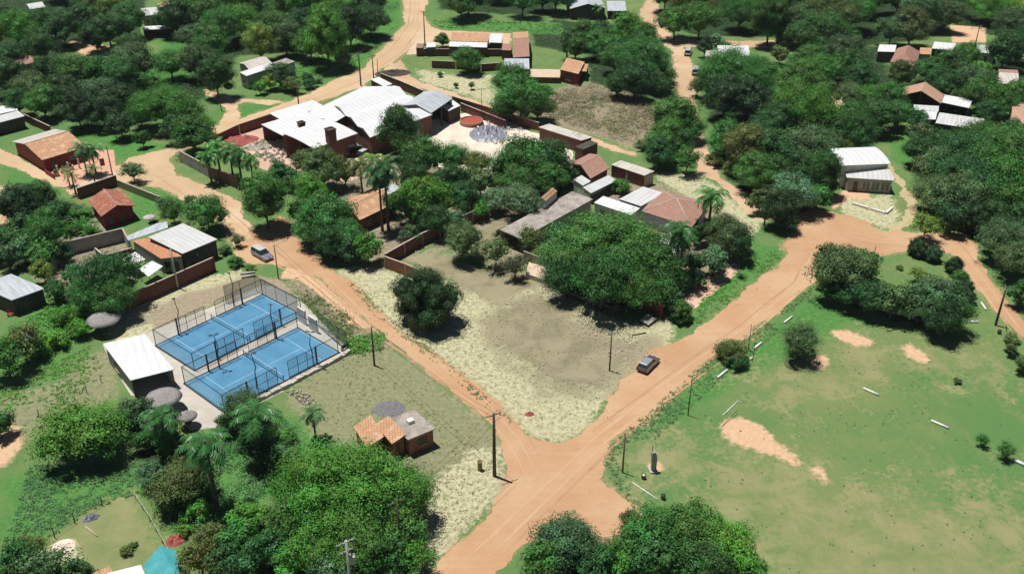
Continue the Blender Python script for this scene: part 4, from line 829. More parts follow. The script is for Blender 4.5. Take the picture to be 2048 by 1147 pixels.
def chimney(label, px, py, wd, z0, z1):
    p = G(px, py, z0); e = empty('chimney', (p.x, p.y, z0), math.radians(40), label, 'chimney'); mb = MB()
    a = wd/2; mb.box(-a, a, -a, a, 0, z1-z0-.25); b_ = a+.1; mb.build('stack', M['brick'], e)
    r = MB(); h_ = z1-z0
    for s in (-1, 1): r.box(-b_, b_, s*b_-(.25 if s > 0 else 0), s*b_+(0 if s > 0 else .25), h_-.25, h_); r.box(s*b_-(.25 if s > 0 else 0), s*b_+(0 if s > 0 else .25), -b_+.252, b_-.252, h_-.25, h_)
    r.build('rim', M['walldark'], e)
quad_house('long white back bay of the factory hall beside the lane', [(608,229),(672,243),(790,172),(727,173)], (4.25,4.25,4.35,4.35), 'brightX', 'brick', 'factory hall', 'factory_bay', ops=False)
chimney('tall square brick chimney rising through the curved factory roof', 663, 285, 1.7, 5.05, 8.2)
chimney('small dark brick vent on the middle factory shed', 603, 252, 1.3, 4.3, 5.3)
walls('dark red brick wall along the lane left of the factory', [(428,293),(480,268),(545,246)], 2.3, wall='brick', cope=None, pil=0, mark='the factory left wall')
walls('dark red brick wall along the path behind the factory', [(762,163),(800,178),(846,198)], 2.2, wall='brick', pil=0)
walls('long brick wall between the path and the crushed-stone yard', [(905,208),(995,236),(1078,262)], 2.0, wall='brick', pil=0, mark='the yard wall')
walls('inner yard wall with white coping behind the round red tank', [(922,222),(1012,258)], 2.0, wall='brick', pil=0)
walls('grey concrete panel wall under the palms across the lane', [(364,325),(418,354)], 2.6, wall='wallgrey', pil=3, mark='the grey panel wall')
walls('brown timber panel wall under the palms', [(420,356),(478,378)], 2.6, wall='wood', cope=None, pil=3)
house('low brick kiln shed in the factory front yard', (600,378),(642,367),(632,350), (2.2,2.2,2.4), 'mono', roof='tan', wall='brick', oh=.1, cat='shed', name='kiln_shed')
shear_new = [k_ for k_ in C.objects if k_.parent == fh and (k_.name.startswith('gable_wall') or k_.name.startswith('roof'))]
fsk = frame((740,276),(865,230),(788,172), 4.5) and SKEW
for o in shear_new:
    for v_ in o.data.vertices: v_.co.x += fsk*v_.co.y
# --- row along the path and the houses behind the big tree
house('narrow brick shed with striped white roof along the path', (1077,254),(1163,281),(1185,274), (3.0,3.0,3.2), 'mono', roof='pale', wall='brick', oh=.15, cat='shed', name='shed', mark='the narrow yard shed', ops=[Dr('f',.3,.35),Dr('f',.7,.78)])
house('brown block at the lower end of the narrow yard shed', (1150,293),(1166,299),(1196,286), 3.0, 'flat', roof='walldark', wall='brick', oh=.05, cat='shed', name='shed')
house('tan tiled gabled house beside the striped barn', (1181,357),(1219,336),(1186,303), 3.0, 'gx', 1.3, roof='pink', wall='brick', oh=.4, mark='the tan tiled house', ops=[W_('f',.2,.4),Dr('f',.6,.75)], ridge='slabpale')
house('small white sheet-roofed porch below the tan tiled house, right one', (1182,386),(1233,361),(1217,350), (2.4,2.4,2.7), 'mono', roof='white', wall='wallwhite', oh=.1, cat='porch', name='porch', opened='f')
house('small white sheet-roofed porch below the tan tiled house, left one', (1166,371),(1182,362),(1163,350), (2.4,2.4,2.7), 'mono', roof='white', wall='wallwhite', oh=.1, cat='porch', name='porch')
house('long brick barn with patched white roof and pale end wall', (1222,329),(1289,351),(1309,342), (2.7,2.7,2.9), 'mono', roof='pale', wall='brick', oh=.1, cat='barn', name='barn', mark='the long brick barn', ops=[('f',.45,.5,.8,2.0,'patch'),('r',.02,.98,.05,2.5,'patch')])
house('bright white flat sheet roof behind the giant tree', (1188,405),(1262,430),(1280,416), 3.0, 'mono', roof='bright', wall='wallwhite', oh=.1)
house('pale green-white sheet roof between the tiled roof and white roof', (1238,398),(1282,412),(1330,386), (3.0,3.0,3.4), 'mono', roof='white', wall='wallwhite', oh=.1)
house('broad faded red tiled hipped house beside a palm', (1283,422),(1384,454),(1418,408), 3.0, 'hip', 1.9, roof='pink', wall='wallblue', oh=.4, mark='the faded red hipped roof', ridge='slabpale', ops=[W_('r',.2,.5),W_('f',.75,.9)])
house('long grey concrete slab roof left of the giant tree', (1000,459),(1042,477),(1186,398), 3.0, 'flat', roof='slab', wall='wallgrey', oh=.25, cat='building', name='slab_roofed_building', opened='f', mark='the long slab roof', th=.2)
house('slim pale tower room with orange roof on the slab roof', (1092,402),(1115,382),(1104,375), (4.6,4.6,5.4), 'mono', roof='tile', wall='wallblue', oh=.1, cat='tower room', name='tower_room')
walls('grey block wall beside the dry lot under the big tree', [(1047,526),(1096,545)], 2.4, wall='wallgrey', pil=0, cope='slab')
house('low open concrete plinth left by a demolished building', (1051,546),(1108,566),(1096,536), .9, 'flat', roof='plot', wall='wallwhite', oh=.05, cat='plinth', name='plinth')
walls('short red timber gate wall under the giant tree', [(1271,612),(1296,620),(1322,634)], 2.3, wall='brick', pil=1.6, cope='rail')
house('tilted concrete slab lying by the clipped bush', (1280,640),(1297,649),(1313,636), .5, 'flat', roof='slabpale', wall='walldark', oh=.02, cat='slab', name='slab', th=.15)
house('white sheet-roofed outhouse beside the tall palm', (1340,512),(1371,493),(1322,474), 2.8, 'mono', roof='bright', wall='wallwhite', oh=.15, cat='outhouse', name='outhouse', ops=[Dr('f',.4,.6)])
# --- upper centre compound
house('long pinkish tiled compound house, farther slope tiled', (900,82),(976,84),(979,66), 3.2, 'mono', roof='tile', wall='brick', oh=.2, mark='the compound house')
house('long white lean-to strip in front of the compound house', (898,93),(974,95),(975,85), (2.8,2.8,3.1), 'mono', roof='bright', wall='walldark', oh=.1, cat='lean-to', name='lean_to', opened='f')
house('square white roof between compound house and orange gable', (978,85),(1003,86),(1006,68), 3.2, 'mono', roof='bright', wall='walldark', oh=.15)
house('small pale pink roof in the compound corner', (1003,100),(1022,101),(1024,88), 2.8, 'mono', roof='pink', wall='brick', oh=.1, cat='shed', name='shed')
house('orange and pink gabled house at the right of the compound', (1026,115),(1059,113),(1056,63), 3.2, 'gx', 1.6, roof='pink', roof2='tile', wall='brick', oh=.2, mark='the compound gabled house', ridge='slabpale')
house('blue-grey sheet-roofed annexe below the compound gable', (1008,138),(1059,138),(1058,117), 3.0, 'mono', roof='grey', wall='wallgrey', oh=.15, cat='annexe', name='annexe')
house('little brick hut with flat roof at the paved corner', (832,96),(845,96),(847,87), 2.4, 'flat', roof='brickorange', wall='brick', oh=.05, cat='hut', name='hut')
house('small white sheet roof just inside the compound gate', (852,95),(871,94),(873,85), 2.6, 'mono', roof='bright', wall='walldark', oh=.1, cat='shed', name='shed')
walls('long brick front wall of the upper compound', [(848,112),(1024,113)], 2.0, wall='brick', pil=0, mark='the compound wall')
walls('lower brick wall in front of the grass strip', [(864,136),(912,138),(962,143),(1004,140)], 2.0, wall='brick', pil=0)
house('orange tiled house with dark red walls on the terrace', (1120,139),(1157,148),(1153,120), 3.3, 'mono', roof='tile', wall='wallred', oh=.2, mark='the terrace house', ops=[W_('f',.3,.6)])
house('small orange porch roof on the right of the terrace house', (1158,142),(1173,143),(1177,128), 2.6, 'mono', roof='tile', wall='walldark', oh=.1, cat='porch', name='porch', opened='fr')
house('raised brick terrace with beige floor left of the terrace house', (1059,154),(1120,155),(1120,139), 1.6, 'flat', roof='plot', wall='brick', oh=.05, cat='terrace', name='terrace', parapet=.0)
# --- top centre
house('far grey gabled house with dark open front at the top edge', (1140,18),(1212,18),(1200,-6), 3.4, 'gy', 1.6, roof='grey', wall='walldark', oh=.3, mark='the top edge gabled house')
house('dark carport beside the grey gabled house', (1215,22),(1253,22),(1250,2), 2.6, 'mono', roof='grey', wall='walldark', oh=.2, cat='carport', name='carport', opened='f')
# --- right side
house('large white hall with ridge roof behind the lean-to', (1679,341),(1780,337),(1748,303), (4.0,4.0,4.0), 'vault', 1.5, roof='bright', wall='wallwhite', oh=.4, cat='hall', name='hall', mark='the white hall')
house('pale lean-to front of the white hall with white window grid', (1694,355),(1789,361),(1780,338), (3.0,3.0,4.0), 'mono', roof='white', wall='wallgrey', oh=.3, cat='hall front', name='hall_annexe', ops=[('f',.35,.53,.6,2.3,'winw'),('f',.55,.74,.6,2.3,'winw'),('f',.76,.97,.6,2.3,'winw'),Dr('f',.15,.25)])
walls('low cream L-shaped bench wall in front of the hall', [(1704,409),(1738,419),(1771,429),(1784,418)], .5, th=.35, wall='whitepaint', cope=None, pil=0, name='bench_wall', cat='bench wall')
house('faded red hipped roof among trees at the upper right', (1780,124),(1828,132),(1841,104), 3.4, 'hip', 2.2, roof='pink', wall='walltan', oh=.4, mark='the faded hipped house')
house('lower pink lean-to in front of the faded hipped house', (1792,143),(1818,147),(1828,131), (2.4,2.4,3.0), 'mono', roof='pink', wall='wallgrey', oh=.1, cat='lean-to', name='lean_to')
house('white sheet roof left of the faded hipped house', (1755,103),(1790,104),(1793,90), 3.0, 'mono', roof='bright', wall='walldark', oh=.1)
house('small orange roof right of the faded hipped house', (1838,108),(1862,109),(1864,96), 3.0, 'mono', roof='tile', wall='walltan', oh=.1)
house('white sheet-roofed house with dark window near the bare plot', (1864,97),(1908,101),(1912,87), 3.2, 'mono', roof='bright', wall='walldark', oh=.15, mark='the upper right white roof')
house('mint-white gabled roof beyond the round dark tree', (1948,104),(1990,108),(1988,92), 3.0, 'gx', .8, roof='white', wall='wallwhite', oh=.15)
house('beige and pink roofed cottage near the right edge', (1996,167),(2036,169),(2035,140), 3.0, 'gx', 1.0, roof='pale', roof2='pink', wall='walltan', oh=.2, mark='the beige cottage')
house('brown gabled workshop roof with hanging grey sheeting', (1797,192),(1882,207),(1889,189), 3.4, 'gy', 2.2, roof='tan', wall='walldark', oh=.2, cat='workshop', name='workshop', opened='f', mark='the brown workshop')
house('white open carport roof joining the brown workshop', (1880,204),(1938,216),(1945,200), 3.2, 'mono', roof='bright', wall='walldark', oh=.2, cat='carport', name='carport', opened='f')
house('thin white roof strip below the workshop', (1826,220),(1877,223),(1878,212), 2.8, 'mono', roof='white', wall='walldark', oh=.1, cat='shed', name='shed')
house('small cream-white roof left of the long grey roof', (1842,238),(1871,239),(1875,223), 2.9, 'mono', roof='bright', wall='walldark', oh=.1, cat='shed', name='shed', opened='f')
house('long pale grey sheet-roofed house with dark wall', (1871,246),(1963,260),(1969,238), (3.0,3.0,3.4), 'mono', roof='white', wall='walldark', oh=.15, mark='the long grey roof', ops=[('f',.04,.12,2.0,2.4,'patch')])
house('small pale roof at the right end of the long grey roof', (1964,266),(1990,273),(2004,266), 2.6, 'mono', roof='white', wall='wallgrey', oh=.1, cat='shed', name='shed')
house('pink and white roofed house cut by the right edge', (2022,246),(2075,250),(2072,210), 3.0, 'gx', 1.2, roof='tan', wall='walltan', oh=.2)
house('white plastered house beside the sandy back street', (1436,112),(1500,112),(1497,91), 3.4, 'mono', roof='bright', wall='wallwhite', oh=.15, mark='the white back-street house', ops=[W_('f',.3,.4),Dr('f',.55,.62)])
house('small beige house hidden under trees by the back street', (1410,113),(1434,114),(1436,100), 2.6, 'flat', roof='slabpale', wall='walltan', oh=.1)
# --- bottom edge
house('white sheet roof cut by the bottom edge', (230,1190),(300,1172),(282,1128), 2.8, 'mono', roof='bright', wall='wallwhite', oh=.1)
house('small orange striped tile roof at the bottom edge', (205,1180),(240,1165),(219,1131), 2.5, 'mono', roof='tile', wall='walltan', oh=.1, cat='shed', name='shed')
awning('teal tarpaulin canopy at the bottom left edge', [(287,1128),(320,1090),(352,1100),(362,1170),(300,1190)], 0, 'teal', zs=[2.2,2.6,2.3,2.5,2.2], name='canopy', cat='canopy')
walls('white pillared gate wall with dark doorway at the courts corner', [(598,640),(613,650)], 2.6, th=.3, wall='wallwhite', cope=None, pil=0, name='gate_wall', cat='gate')
walls('second white pier wall right of the dark court gateway', [(620,656),(636,666)], 2.4, th=.3, wall='wallwhite', cope=None, pil=0, name='gate_wall', cat='gate')
print('SKEWS', sorted(SK, key=lambda q_: -abs(q_[0]))[:22])
# ------------------------------------------------------------------ padel courts
def court(label, A, B, Cc, flip=False):
    loc, rz, Ln, D = frame(A, B, Cc, .12); Ln, D = 20.0, 10.0
    root = empty('padel_court', (loc.x, loc.y, 0), rz, label, 'sports court', 'twin blue padel courts')
    mb = MB(); mb.box(0, Ln, 0, D, 0, .10); mb.build('playing_surface', M['bluecourt'], root)
    cb = MB()
    for (x0, x1, y0, y1) in ((-.18, Ln+.18, -.18, -.002), (-.18, Ln+.18, D+.002, D+.18), (-.18, -.002, 0, D), (Ln+.002, Ln+.18, 0, D)): cb.box(x0, x1, y0, y1, 0, .16)
    cb.build('kerb', M['darkmetal'], root)
    lb = MB(); z0, z1 = .104, .108
    for x in (3.0, 17.0): lb.box(x-.05, x+.05, .05, D-.05, z0, z1)
    lb.box(3.052, 9.9, D/2-.05, D/2+.05, z0, z1); lb.box(10.1, 16.948, D/2-.05, D/2+.05, z0, z1)
    lb.box(.05, Ln-.05, D-.20, D-.12, z0, z1); lb.box(.05, Ln-.05, .12, .20, z0, z1); lb.box(.12, .20, .202, D-.202, z0, z1); lb.box(Ln-.20, Ln-.12, .202, D-.202, z0, z1)
    lb.build('line_marking', M['line'], root)
    nt_ = MB(); nt_.box(9.99, 10.01, .1, D-.1, .15, .95); net = nt_.build('net', M['net'], root)
    tp = MB(); tp.box(9.94, 10.06, .1, D-.1, .952, 1.04); tp.build('net_tape', M['line'], net)
    for y in (.05, D-.05): pb = MB(); pb.tube([(10, y, .1), (10, y, 1.1)], .06, 8); pb.build('net_post', M['darkmetal'], net)
    # end walls: clear panels with a dark head rail, returning four metres along each side
    hg = 3.0
    for x in (0.0, Ln):
        fb = MB(); fb.box(x-.01, x+.01, .05, D-.05, .16, hg-.04); fb.build('glass_wall', M['clear'], root)
        rb_ = MB(); rb_.bar((x, 0, hg), (x, D, hg), .07, .08); 
        for y in (0.0, D): rb_.bar((x, y, .1), (x, y, hg+.0), .09, .09)
        rb_.build('end_frame', M['darkmetal'], root)
    for y in (0.0, D):
        for (xa, xb) in ((0.0, 4.0), (Ln-4.0, Ln)):
            fb = MB(); fb.box(xa+.06, xb-.06, y-.01, y+.01, .16, hg-.04); fb.build('glass_wall', M['clear'], root)
            rb_ = MB(); rb_.bar((xa, y, hg), (xb, y, hg), .07, .08); rb_.build('head_rail', M['darkmetal'], root)
            xp = xb if xa == 0 else xa; tb = MB(); tb.bar((xp, y, .05), (xp, y, hg+.12), .22, .16); tb.build('thick_post', M['darkmetal'], root)
        # mesh fence: posts every 1.7 m, two rails, gap beside the net
        for (xa, xb) in ((4.0, 9.0), (11.0, 16.0)):
            n_ = 3; sgn = 1 if xa < 10 else -1
            for i in range(n_+1):
                x = xa + (xb-xa)*i/n_
                if (x == 4.0) or (x == 16.0): continue
                h_ = hg if abs(x-10) > 2.6 else hg*.98; pb = MB(); pb.bar((x, y, .08), (x, y, h_), .07, .07); pb.build('fence_post', M['darkmetal'], root)
            rb_ = MB(); rb_.bar((xa, y, hg-.02), (xb, y, hg-.02), .06, .06); rb_.bar((xa, y, 1.55), (xb, y, 1.55), .05, .05); rb_.bar((xa, y, .22), (xb, y, .22), .05, .05); rb_.build('fence_rail', M['darkmetal'], root)
            nb = MB(); nb.box(xa+.12, xb-.04, y-.006, y+.006, .25, hg-.06); nb.build('fence_net', M['net'], root)
            wb_ = MB()
            for i in range(1, int((xb-xa)/.42)): wb_.bar((xa+i*.42, y+.012, .25), (xa+i*.42, y+.012, hg-.06), .012, .012)
            wb_.build('fence_wire', M['darkmetal'], root)
    return root, loc, rz
c1, l1, r1_ = court('blue padel court with mesh fences, the farther of the two', (389,739), (601,631), (521,588))
c2, l2, r2_ = court('blue padel court with mesh fences, the nearer one by the earth bank', (449,823), (680,702), (594,656))
MARKS += [(457, 660, 'the far blue court'), (530, 740, 'the near blue court')]
def floodlight(label, px, py, ht=6.2, lean=(0, 0), heads=1, az=0.0):
    p = G(px, py); e = empty('floodlight_mast', (p.x, p.y, 0), az, label, 'floodlight', 'bent floodlight masts round the courts')
    mb = MB(); mb.tube([(0,0,0), (.05,0,2.8), (.28,0,3.8), (.15,0,4.6), (-.05,0,ht)], [.08,.075,.07,.06,.05], 8); mb.build('mast', M['darkmetal'], e)
    for s in ([0] if heads == 1 else [-.45, .45]):
        h_ = MB(); h_.prism([(-.25+s-.05,-.15,ht),(.25+s-.05,-.15,ht),(.25+s-.05,.15,ht+.06),(-.25+s-.05,.15,ht+.06)], (0,0,.09)); hd = h_.build('lamp_head', M['pole'], e)
    if heads == 2: ab = MB(); ab.bar((-.5,0,ht-.03), (.4,0,ht-.03), .05, .05); ab.build('cross_arm', M['darkmetal'], e)
for lab, x, y, hd, az in (('bent dark floodlight mast at the far court, back side left',361,664,1,.2), ('bent floodlight mast at the far court, back side right',469,611,1,.3),
    ('double-headed floodlight mast between the courts, left one',440,738,2,.4), ('bent floodlight mast between the courts, right one',550,676,1,2.6),
    ('bent floodlight mast on the near court front side, right one',628,732,2,2.9), ('bent floodlight mast on the near court front side, left one',514,777,2,.3)): floodlight(lab, x, y, 6.0, heads=hd, az=az)
def netfence(label, pts, ht, mat='net', post=3.0, rail=True, name='fence', pm='darkmetal', r=.035, group=None):
    P = [G(*p) for p in pts]; o = P[0]; root = empty(name, (o.x, o.y, 0), 0, label, 'fence', group); nb = MB(); rb_ = MB()
    for a, b in zip(P, P[1:]):
        a = a-o; b = b-o; u = (b-a).normalized(); v = Vector((-u.y, u.x, 0))*.004
        if mat: nb.prism([a-v+Vector((0,0,.05)), a+v+Vector((0,0,.05)), b+v+Vector((0,0,.05)), b-v+Vector((0,0,.05))], (0,0,ht-.1))
        if rail: rb_.bar(a+Vector((0,0,ht)), b+Vector((0,0,ht)), .05, .05)
        k_ = max(1, round((b-a).length/post))
        for j in range(k_+1):
            c_ = a+(b-a)*j/k_; pb = MB(); pb.tube([c_, c_+Vector((0,0,ht))], r, 6); pb.build('post', M[pm], root)
        if not rail:
            for zz in (ht*.45, ht*.9): rb_.bar(a+Vector((0,0,zz)), b+Vector((0,0,zz)), .02, .02)
    if nb.v: nb.build('netting', M[mat], root)
    rb_.build('rail' if rail else 'wire', M[pm], root); return root
netfence('tall netting fence round the upper corner of the courts', [(452,606),(513,583),(597,628)], 3.2, 'greennet')
netfence('tall netting fence along the road side of the courts', [(638,655),(678,690),(696,700)], 3.2, 'greennet')
netfence('thin wire fence of grey posts beside the clubhouse', [(20,856),(78,832),(128,806),(174,786),(203,764)], 1.6, None, 7.0, False, pm='polepale', r=.06)
netfence('wire fence on grey posts along the small lawn', [(205,1010),(150,1045),(110,1075),(90,1110)], 1.5, None, 5.0, False, pm='pole', r=.06)
netfence('pale rail fence down the right of the small lawn', [(272,998),(300,1040),(325,1085),(345,1120)], 1.0, None, 3.0, True, pm='polepale', r=.05)
def bank(root_label):
    pts = [(432,846),(515,802),(575,772),(700,705)]; P = [G(*p) for p in pts]; o = P[0]; root = empty('stone_edging', (o.x, o.y, 0), 0, root_label, 'edging'); mb = MB(); rg = random.Random(5)
    for a, b in zip(P, P[1:]):
        n_ = int((b-a).length/.55)
        for i in range(n_):
            c_ = a+(b-a)*(i+.5)/n_-o; w_ = rg.uniform(.24, .34); h_ = rg.uniform(.35, .6); u = (b-a).normalized(); v = Vector((-u.y, u.x, 0)); c_ += v*rg.uniform(-.06,.06)
            mb.prism([c_-u*w_-v*.3, c_-u*w_+v*.3, c_+u*w_+v*.3, c_+u*w_-v*.3], (0,0,h_))
    mb.build('blocks', M['slabpale'], root)
bank('rough pale stone kerb along the near side of the courts')

# ------------------------------------------------------------------ thatched shades
def shade(label, px, py, r, zt, mat='thatch', group='round thatched shades by the courts', name='thatched_shade', cat='sunshade', drop=.75):
    p = G(px, py, zt-drop*.5); e = empty(name, (p.x, p.y, 0), rnd.uniform(0, 6), label, cat, group); rg = random.Random(3)
    mb = MB(); mb.lathe([(r*.97, zt-drop-.12), (r, zt-drop), (r*.7, zt-drop*.62), (r*.38, zt-drop*.25), (.12, zt), (0, zt+.08)], 28, mi=0, jit=.035, rg=rg); mb.build('roof', M[mat], e)
    pb = MB(); pb.tube([(0,0,0), (0,0,zt-.1)], .09, 8); pb.build('pole', M['wood'], e)
    tb = MB(); tb.lathe([(0,.7),(.5,.7),(.5,.76),(0,.76)], 16); tb.build('table', M['wood'], e); return e
shade('round grey thatched shade near the brick wall, farthest from the clubhouse', 206, 633, 2.55, 3.0)
shade('large round thatched shade in front of the clubhouse', 325, 790, 2.5, 3.0)
shade('small round thatched shade beside the near court corner', 373, 827, 1.35, 2.5)
shade('small whitish garden parasol on the lawn of the red house', 298, 432, 1.15, 2.4, 'slabpale', None, 'parasol', 'parasol', .4)
MARKS += [(206, 633, 'the far thatched shade'), (325, 790, 'the large thatched shade')]

# ------------------------------------------------------------------ poles and lamps
POLES = {}
def pole(key, label, bx, by, ty, r=.11, mat='pole', arm=None, lamp=None, box=False, tx=None, group=None, cat='utility pole', name='utility_pole'):
    p = G(bx, by); lo, hi = 1., 20.
    for _ in range(40):
        mid = (lo+hi)/2; lo, hi = (mid, hi) if PX(p.x, p.y, mid)[1] > ty else (lo, mid)
    ht = lo; e = empty(name, (p.x, p.y, 0), 0, label, cat, group)
    mb = MB(); mb.tube([(0,0,-.1), (0,0,ht*.5), (0,0,ht)], [r*1.25, r, r*.75], 8); mb.build('shaft', M[mat], e)
    if arm is not None:
        for k_, zz in enumerate((ht-.35, ht-1.5)[: (2 if arm[1] > 1 else 1)]):
            w_ = 1.05 - .25*k_; d = Vector((math.cos(arm[0]), math.sin(arm[0]), 0)); ab = MB(); ab.bar(d*-w_+Vector((0,0,zz))+Vector((-d.y,d.x,0))*.12, d*w_+Vector((0,0,zz))+Vector((-d.y,d.x,0))*.12, .09, .10); ao = ab.build('cross_arm', M['wood' if mat == 'pole' else 'polepale'], e)
            for s in (-.9, -.45, .45, .9): ib = MB(); q_ = d*w_*s+Vector((-d.y,d.x,0))*.12; ib.lathe([(0, zz+.05), (.05, zz+.05), (.06, zz+.13), (.03, zz+.22), (0, zz+.23)], 8, (q_.x, q_.y)); ib.build('insulator', M['slabpale'], ao)
    if lamp is not None:
        d = Vector((math.cos(lamp), math.sin(lamp), 0)); lb = MB(); lb.tube([Vector((0,0,ht-.5)), d*.8+Vector((0,0,ht-.05)), d*1.7+Vector((0,0,ht+.05))], .035, 6); lo_ = lb.build('lamp_arm', M['polepale'], e)
        hb = MB(); q_ = d*1.75+Vector((0,0,ht+.02)); n_ = Vector((-d.y,d.x,0)); hb.prism([q_-n_*.14-d*.1, q_+n_*.14-d*.1, q_+n_*.10+d*.55, q_-n_*.10+d*.55], (0,0,.12)); hb.build('lamp_head', M['slabpale'], e)
    if box:
        tb = MB(); tb.box(.12, .75, -.3, .3, ht-3.0, ht-2.0); to = tb.build('transformer', M['slabpale'], e)
        for i in range(3): fb = MB(); fb.lathe([(0, ht-1.995), (.05, ht-1.995), (.05, ht-1.75), (0, ht-1.72)], 8, (.43, -.2+.2*i)); fb.build('bushing', M['walldark'], to)
    POLES[key] = (p.x, p.y, ht); return e
pole('X', 'thick dark utility pole standing at the crossroads corner', 989, 951, 826, .20, arm=(.5,1))
pole('c1', 'bare dark pole on the olive lot beside the courts road', 749, 731, 653, .13)
pole('c2', 'slim lamp pole beside the parked white estate car', 557, 557, 488, .09, lamp=.6, cat='street lamp', name='street_lamp')
pole('p1', 'thin dark pole on the dry brown lot near the grey car', 1219, 741, 659, .10)
pole('f1', 'thin leaning-looking pole at the field edge nearest the grey car', 1376, 830, 757, .07, mat='pole', cat='pole', name='pole')
pole('f2', 'rusty tall post with concrete foot left of the stone monument', 1245, 944, 866, .10, mat='wood', cat='pole', name='pole')
pole('f3', 'thin post at the field edge above the low bush, farther one', 1496, 700, 648, .06, cat='pole', name='pole')
pole('f4', 'thin post at the field edge above the low bush, nearer one', 1505, 723, 682, .05, cat='pole', name='pole')
pole('r1', 'tall dark utility pole beside the sandy track on the right', 1991, 650, 572, .17, arm=(1.2,1))
pole('r2', 'lamp pole with long curved arm at the grass track mouth', 1842, 432, 386, .10, mat='polepale', lamp=.3, cat='street lamp', name='street_lamp')
pole('l1', 'dark utility pole standing just behind the big factory roof', 598, 214, 171, .14, arm=(.6,1))
pole('l2', 'tall dark utility pole at the factory far corner, left of three', 722, 172, 104, .17, arm=(.5,1))
pole('l3', 'dark utility pole at the factory far corner, middle of three', 748, 165, 110, .14, arm=(.5,1))
pole('l4', 'thin dark pole at the factory far corner, right of three', 756, 148, 118, .09)
pole('l5', 'dark utility pole at the upper lane fork', 850, 92, 22, .15, arm=(.2,1))
pole('l6', 'thin utility pole where the side path leaves the lane', 443, 222, 180, .10, arm=(.5,1))
pole('l7', 'lamp pole on the paved forecourt of the large orange-roofed house', 228, 363, 292, .12, lamp=2.6, cat='street lamp', name='street_lamp')
pole('l8', 'thin antenna-like pole by the round red tank', 964, 240, 176, .07, arm=(.2,1))
pole('l9', 'pale concrete pole in front of the long dark brick wall', 356, 576, 498, .15, mat='polepale')
pole('l10', 'pale concrete pole at the lower end of the long brick wall', 260, 618, 545, .15, mat='polepale')
pole('m1', 'dark utility pole beside the dense bush at the junction', 1528, 452, 396, .13, arm=(.8,1))
pole('m2', 'thin wooden pole between shrubs at the junction corner', 1744, 530, 492, .09, mat='wood', cat='pole', name='pole')
pole('m3', 'tall pole on the bare plot at the upper right', 1951, 88, 50, .13, arm=(.3,1))
pole('b1', 'grey utility pole with transformer rising from trees at the bottom', 712, 1262, 1080, .17, mat='polepale', arm=(.62,2), box=True)
pole('b2', 'utility pole with one crossarm rising from the giant tree', 803, 1130, 1000, .14, arm=(.62,1))
def wire(a, b, n_=3, sag=.8, label=None):
    A_, B_ = POLES[a], POLES[b]; a_ = Vector((A_[0], A_[1], A_[2]-.2)); b_ = Vector((B_[0], B_[1], B_[2]-.2)); d = (b_-a_); s_ = Vector((-d.y, d.x, 0)).normalized(); mb = MB()
    for k_ in range(n_):
        o = s_*(k_-(n_-1)/2)*.8; pts = [a_+d*i/10+o-Vector((0,0,sag*4*(i/10)*(1-i/10))) for i in range(11)]; c_ = a_
        mb.tube([p-c_ for p in pts], .02, 4, cap=False)
    o_ = mb.build('power_line', M['darkmetal'], None, a_); tag(o_, label, 'power line')
wire('X', 'b2', 3, .9, 'power lines from the crossroads pole to the giant tree')
wire('X', 'c1', 2, .9, 'power lines from the crossroads pole to the olive lot')
wire('c1', 'c2', 2, .7, 'power lines between the olive lot pole and the lamp pole')
wire('b2', 'b1', 3, .6, 'power lines between the two poles in the bottom trees')
wire('l1', 'l2', 3, .7, 'power lines along the back of the factory')
wire('l2', 'l5', 3, .9, 'power lines up the lane to the fork')

